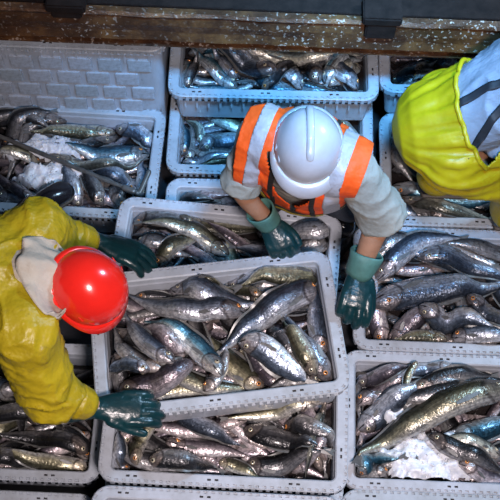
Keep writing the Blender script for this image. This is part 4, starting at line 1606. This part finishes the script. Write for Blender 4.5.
# ================= worker with the white helmet and orange vest
def white_worker():
    shL = at(258, 136, 1.10)     # shoulder on the side of the far-rim hand
    shR = at(354, 168, 1.08)
    mid = shL.lerp(shR, 0.5)
    sv = (shR - shL).normalized()
    hip = mid + Vector((0.02, 0.17, -0.44))
    up = (mid - hip).normalized()
    fw = up.cross(sv).normalized()
    if fw.y > 0:
        fw = -fw
    headc = at(307, 148, 1.15)
    hu = Vector((0.02, -0.42, 0.88)).normalized(); hf = Vector((-0.02, -0.90, -0.42))
    elL = at(240, 184, 0.91)
    wrL = at(268, 221, 0.715)
    elR = at(381, 214, 0.86)
    wrR = at(360, 271, 0.705)
    HP, eyes, S = head_parts(headc, hu, hf, 0.98)
    hipL, hipR = hip - sv * 0.10, hip + sv * 0.10
    footL = Vector((hip.x - 0.12, hip.y + 0.14, LA - 0.02)); footR = Vector((hip.x + 0.17, hip.y + 0.14, LA - 0.02))
    kneeL = hipL.lerp(footL, 0.5) + Vector((-0.03, -0.07, 0.06)); kneeR = hipR.lerp(footR, 0.5) + Vector((0.05, -0.07, 0.06))
    P = HP + [tube([headc - hu * 0.06, mid], [0.054, 0.062]),
              tube([hip, hip.lerp(mid, 0.5), mid - up * 0.05, mid.lerp(headc, 0.35)], [(0.13, 0.09), (0.125, 0.09), (0.15, 0.09), (0.07, 0.06)], side=sv),
              tube([mid, shL], [0.07, 0.05]), tube([mid, shR], [0.07, 0.05]),
              tube([shL, elL, wrL, wrL + (wrL - elL).normalized() * 0.08], [0.045, 0.040, 0.029, 0.022], m=18),
              tube([shR, elR, elR.lerp(wrR, 0.4), wrR, wrR + (wrR - elR).normalized() * 0.08], [0.046, 0.043, 0.042, 0.030, 0.022], m=18),
              tube([hipL, kneeL, footL + Vector((0, 0, .06))], [0.075, 0.05, 0.036]), tube([hipR, kneeR, footR + Vector((0, 0, .06))], [0.075, 0.05, 0.036]),
              tube([footL + Vector((0, 0, .06)), footL + Vector((0, -0.10, .05))], [0.028, 0.020]), tube([footR + Vector((0, 0, .06)), footR + Vector((0, -0.10, .05))], [0.028, 0.020])]
    body = link('person', blob(P, 0.0075, 4), 'skin')
    body['label'] = 'worker in orange reflective vest and white helmet reaching down to the fish crate'
    body['category'] = 'person'
    add_eyes(eyes, body)
    # shirt with short sleeves
    def cut(me, planes):
        bm = bmesh.new(); bm.from_mesh(me)
        for co, no in planes:
            g = bm.verts[:] + bm.edges[:] + bm.faces[:]
            bmesh.ops.bisect_plane(bm, geom=g, plane_co=co, plane_no=no, clear_outer=True)
        out = bpy.data.meshes.new('m'); bm.to_mesh(out); bm.free()
        return out

    def thicken(me, t):
        o = bpy.data.objects.new('tmp', me); COL.objects.link(o)
        md = o.modifiers.new('s', 'SOLIDIFY'); md.thickness = t; md.offset = 1
        dg = bpy.context.evaluated_depsgraph_get()
        out = bpy.data.meshes.new_from_object(o.evaluated_get(dg))
        bpy.data.objects.remove(o)
        return out
    dL = (elL - shL).normalized(); dR = (elR - shR).normalized()
    eL = shL + dL * ((elL - shL).length * 1.05); eR = shR + dR * ((elR - shR).length * 1.10)
    torso = [tube([hip - up * 0.02, hip.lerp(mid, 0.5), mid - up * 0.07, mid + up * 0.0], [(0.165, 0.125), (0.165, 0.125), (0.185, 0.125), (0.13, 0.09)], side=sv, m=22)]
    SP = torso + [tube([mid, shL], [0.085, 0.066]), tube([mid, shR], [0.085, 0.068]),
                  tube([shL, shL.lerp(eL, 0.55), eL], [0.066, 0.068, 0.070], m=18, cap='flat'),
                  tube([shR, shR.lerp(eR, 0.55), eR], [0.068, 0.078, 0.088], m=18, cap='flat')]
    sm = blob(SP, 0.0075, 5, wrinkler(14, 0.012, 2, (1, 1, 1.3)))
    sm = cut(sm, [(eL - dL * 0.01, dL)]) if False else sm
    shirt = link('short_sleeve_shirt', sm, 'shirt', body)
    # vest
    VP = [tube([hip + up * 0.02, hip.lerp(mid, 0.5), mid - up * 0.06, mid + up * 0.015], [(0.188, 0.150), (0.188, 0.150), (0.205, 0.150), (0.15, 0.112)], side=sv, m=24),
          tube([mid - sv * 0.05 + up * 0.0, shL + up * 0.0, shL.lerp(elL, 0.45)], [0.112, 0.094, 0.088]), tube([mid + sv * 0.05, shR], [0.112, 0.096])]
    vm = blob(VP, 0.0075, 6, wrinkler(12, 0.010, 6))
    cL = shL - sv * 0.040; cR = shR + sv * 0.032
    # arm holes slanting in, hem, open front
    planes = [(cL, -sv - up * 0.10), (cR, sv - up * 0.10), (hip + up * 0.08, -up)]
    vest_full = cut(vm, planes)

    def strip(a, b):
        return cut(vest_full, [(mid + sv * a, -sv), (mid + sv * b, sv)])
    # front opening (a narrow V) cut out of the orange cloth
    bm = bmesh.new(); bm.from_mesh(vest_full)
    kill = []
    for fc in bm.faces:
        c = fc.calc_center_median() - mid
        x, y, z = c.dot(sv), c.dot(fw), c.dot(up)
        if (math.hypot(x, y - 0.02) < 0.085 and z > 0.02) or (y > 0.05 and abs(x) < 0.012 + max(0, (z + 0.20)) * 0.33):
            kill.append(fc)
    bmesh.ops.delete(bm, geom=kill, context='FACES')
    vo = bpy.data.meshes.new('m'); bm.to_mesh(vo); bm.free()
    vest = link('safety_vest', thicken(vo, 0.005), 'vest', body)

    def lift(me, d):
        for v_, n_ in zip(me.vertices, [v.normal.copy() for v in me.vertices]):
            v_.co += n_ * d
        return me
    for a, b in ((-0.168, -0.124), (0.102, 0.148)):
        st = strip(a, b)
        st.update()
        link('reflective_stripe', thicken(lift(st, 0.0055), 0.003), 'reflect', vest)
    # binding bands beside the opening, and the hem
    for a, b in ((-0.084, -0.066), (0.060, 0.076)):
        st = strip(a, b); st.update()
        link('binding', thicken(lift(st, 0.0050), 0.004), 'binding', vest)
    hm = cut(vest_full, [(hip + up * 0.115, up)]); hm.update()
    link('hem_trim', thicken(lift(hm, 0.005), 0.004), 'ytrim', vest)
    hm = cut(vest_full, [(hip + up * 0.160, up), (hip + up * 0.115, -up)]); hm.update()
    link('hem_band', thicken(lift(hm, 0.005), 0.003), 'binding', vest)
    # trousers and boots
    TP = [tube([hip + up * 0.05, hip - up * 0.08], [(0.16, 0.12), (0.15, 0.12)], side=sv),
          tube([hipL, kneeL, footL + Vector((0, 0, .12))], [0.10, 0.075, 0.066]), tube([hipR, kneeR, footR + Vector((0, 0, .12))], [0.10, 0.075, 0.066])]
    link('trousers', blob(TP, 0.010, 5, wrinkler(12, 0.012, 1)), 'navy', body)
    for ft in (footL, footR):
        make_boot(body, ft + Vector((0, 0, 0.075)), ft + Vector((0, -0.18, 0.075)), ft + Vector((0, 0, 0.22)))
    make_helmet(body, headc + hu * 0.030, hu, hf, 'whitehat', 0.109, 0.120, 0.130, 0.036, ridges=(0,))
    # gloves
    tL = at(284, 252, 0.655) - wrL
    tR = at(353, 325, 0.655) - wrR
    make_glove(body, wrL, tL, (-0.25, -0.2, 1), -1, curls=(0.35, 0.6, 0.6), spread=0.05, tang=0.5, s=1.08, cuff=wrL + (elL - wrL).normalized() * 0.065, cuffmat='cuff', fat=1.1)
    make_glove(body, wrR, tR, (0.15, 0.1, 1), -1, curls=(0.25, 0.55, 0.6), spread=0.06, tang=0.35, s=1.24, cuff=wrR + (elR - wrR).normalized() * 0.075, cuffmat='cuff', fat=1.15)
    return body


# ================= worker in yellow bib trousers, bent away to the right
def bib_worker():
    hip = at(452, 122, 0.80)
    chest = hip + Vector((0.36, 0.05, 0.30))
    side = Vector((-0.07, 1, 0)).normalized()
    hipA, hipB = hip + side * 0.12 + Vector((0.0, 0, -0.05)), hip - side * 0.12 + Vector((0.0, 0, -0.05))
    footA = Vector((hip.x + 0.02, hip.y + 0.05, LA)); footB = Vector((hip.x + 0.30, hip.y - 0.10, LA))
    kneeA = hipA.lerp(footA, 0.5) + Vector((0.09, 0.02, 0.02)); kneeB = hipB.lerp(footB, 0.5) + Vector((0.10, 0.0, 0.08))
    headc = chest + Vector((0.22, 0, 0.16))
    hu = Vector((0.8, 0, 0.6)); hf = Vector((0.6, 0, -0.8))
    HP, eyes, S = head_parts(headc, hu, hf)
    sA, sB = chest + side * 0.19, chest - side * 0.19
    eA, eB = sA + Vector((0.22, 0.03, -0.16)), sB + Vector((0.22, -0.03, -0.16))
    wA, wB = eA + Vector((0.16, -0.03, -0.18)), eB + Vector((0.16, 0.03, -0.18))
    P = HP + [tube([headc - hu.normalized() * 0.06, chest], [0.052, 0.06]),
              tube([hip, hip.lerp(chest, 0.5), chest], [(0.13, 0.09), (0.12, 0.09), (0.14, 0.09)], side=side),
              tube([chest, sA], [0.07, 0.05]), tube([chest, sB], [0.07, 0.05]),
              tube([sA, eA, wA, wA + (wA - eA).normalized() * 0.1], [0.045, 0.038, 0.028, 0.02]), tube([sB, eB, wB, wB + (wB - eB).normalized() * 0.1], [0.045, 0.038, 0.028, 0.02]),
              tube([hipA - side * 0.05 + Vector((0, 0, -0.04)), kneeA, footA + Vector((0, 0, .06))], [0.07, 0.05, 0.036]), tube([hipB + side * 0.05 + Vector((0, 0, -0.04)), kneeB, footB + Vector((0, 0, .06))], [0.07, 0.05, 0.036]),
              tube([footA + Vector((0, 0, .06)), footA + Vector((0.10, 0, .05))], [0.028, 0.020]), tube([footB + Vector((0, 0, .06)), footB + Vector((0.10, 0, .05))], [0.028, 0.020])]
    body = link('person', blob(P, 0.009, 4), 'skin')
    body['label'] = 'worker in yellow bib trousers and pale blue shirt bending over the crates'
    body['category'] = 'person'
    add_eyes(eyes, body)
    hv, hfc = ellip(headc + hu.normalized() * 0.045 - hf.normalized() * 0.012, (S, hf, hu), (0.081, 0.098, 0.088))
    link('hair', mesh_from(hv, hfc), 'hair', body)
    SP = [tube([hip + Vector((0.0, 0, 0.01)), hip.lerp(chest, 0.35) + Vector((0, 0, 0.02)), chest, chest + Vector((0.09, 0, 0))], [(0.14, 0.10), (0.168, 0.128), (0.19, 0.13), (0.11, 0.09)], side=side, m=22),
          tube([hip + Vector((0.14, 0, 0.0)), hip + Vector((0.26, 0.02, 0.11))], [(0.155, 0.06), (0.16, 0.06)], side=side, m=22),
          tube([chest, sA, sA.lerp(eA, 0.5), eA, eA.lerp(wA, 0.7)], [0.10, 0.085, 0.075, 0.066, 0.052], m=18), tube([chest, sB, sB.lerp(eB, 0.5), eB, eB.lerp(wB, 0.7)], [0.10, 0.085, 0.075, 0.066, 0.052], m=18)]
    smesh = blob(SP, 0.008, 5, wrinkler(10, 0.018, 8, (0.7, 1.4, 1)))
    link('shirt', smesh, 'bshirt', body)
    # bib trousers: seat, gathered waist, legs
    P = [tube([hip + Vector((-0.06, 0.0, -0.03)), hip + Vector((0.04, 0, 0.0)), hip + Vector((0.13, 0.0, 0.0))], [(0.185, 0.155), (0.205, 0.165), (0.196, 0.150)], side=side, m=26),
         tube([hip, hip + Vector((0.15, 0.02, 0.125)), hip + Vector((0.30, 0.04, 0.25))], [(0.19, 0.15), (0.186, 0.148), (0.184, 0.145)], side=side, m=24, cap='flat'),
         tube([hipA, kneeA, footA + Vector((0, 0, .12))], [0.125, 0.095, 0.085], m=18), tube([hipB, kneeB, footB + Vector((0, 0, .12))], [0.13, 0.098, 0.085], m=18)]
    tm = blob(P, 0.0075, 6)
    # gathers fanning out from the elastic waist
    n = len(tm.vertices)
    for v in tm.vertices:
        d = v.co - hip
        ang = math.atan2(d.dot(side), d.z + 0.05)
        xx = d.x + 0.04
        fade = max(0, min(1, (xx + 0.16) / 0.22)) * max(0, min(1, (0.30 + d.z) / 0.2))
        w = math.sin(ang * 15 + 2.5 * noise.noise(v.co * 5)) * 0.6 + math.sin(ang * 27 + 4 * noise.noise(v.co * 7)) * 0.3
        v.co += v.normal * (w * 0.015 * fade + 0.006 * noise.noise(v.co * 9))
    # waist edge: slanted cut
    bm = bmesh.new(); bm.from_mesh(tm)
    wn = Vector((0.74, -0.08, 0.62)).normalized()
    wc = hip + Vector((0.105, 0, 0.04))
    # bib keeps rising under the chest: cut only the back half
    n2 = Vector((-0.64, 0, 0.77))
    bmesh.ops.bisect_plane(bm, geom=bm.verts[:] + bm.edges[:] + bm.faces[:], plane_co=hip - n2 * 0.045, plane_no=n2)
    fs = [f_ for f_ in bm.faces if (f_.calc_center_median() - hip).dot(n2) > -0.045]
    es = list({e_ for f_ in fs for e_ in f_.edges}); vs = list({v_ for f_ in fs for v_ in f_.verts})
    bmesh.ops.bisect_plane(bm, geom=vs + es + fs, plane_co=wc, plane_no=wn, clear_outer=True)
    be_ = [e for e in bm.edges if e.is_boundary and abs(((e.verts[0].co + e.verts[1].co) / 2 - wc).dot(wn)) < 0.004]
    tm2 = bpy.data.meshes.new('m')
    # elastic band along the cut
    loop = [((e.verts[0].co + e.verts[1].co) / 2) for e in be_]
    bm.to_mesh(tm2); bm.free()
    o = bpy.data.objects.new('tmp', tm2); COL.objects.link(o)
    md = o.modifiers.new('s', 'SOLIDIFY'); md.thickness = 0.006; md.offset = -1
    dg = bpy.context.evaluated_depsgraph_get()
    tm3 = bpy.data.meshes.new_from_object(o.evaluated_get(dg)); bpy.data.objects.remove(o)
    tr = link('bib_trousers', tm3, 'bib', body)
    c0 = sum(loop, Vector()) / len(loop)
    A = side; Bq = wn.cross(side).normalized()
    ordd = sorted(loop, key=lambda p: math.atan2((p - c0).dot(A), (p - c0).dot(Bq)))
    an = [math.atan2((p - c0).dot(A), (p - c0).dot(Bq)) for p in ordd]
    gaps = [((an[(q + 1) % len(an)] - an[q]) % (2 * math.pi), q) for q in range(len(an))]
    st_ = (max(gaps)[1] + 1) % len(ordd)
    ordd = (ordd[st_:] + ordd[:st_])[::3]
    ordd = [ordd[0]] + [p for q, p in enumerate(ordd[1:]) if (p - ordd[q]).length < 0.05]
    v, f = tube(ordd, [0.009] * len(ordd), m=8, n=len(ordd) * 2)
    link('elastic_waist', mesh_from(v, f), 'bib', tr)
    # front bib under the chest
    bvs = bvh_of(smesh)
    # shoulder straps
    for path in ([at(452, 109, 0.95), at(476, 105, 0.95), at(505, 101, 0.95), chest + side * 0.10 + Vector((0.03, 0, .1))],
                 [at(470, 143, 0.95), at(485, 131, 0.95), at(505, 118, 0.95), chest + side * 0.0 + Vector((0.03, 0, .1))]):
        link('shoulder_strap', drape_grid(bvs, strip_rows(path, 0.028, 30, 5), 0.008, 0.005), 'strap', tr)
    for ft in (footA, footB):
        make_boot(body, ft + Vector((0, 0, 0.075)), ft + Vector((0.18, 0, 0.075)), ft + Vector((0, 0, 0.22)))
    make_glove(body, wA, wA - eA, (1, 0, 0.4), -1, cuff=wA + (eA - wA).normalized() * 0.06)
    make_glove(body, wB, wB - eB, (1, 0, 0.4), 1, cuff=wB + (eB - wB).normalized() * 0.06)
    return body


red_worker()
white_worker()
bib_worker()
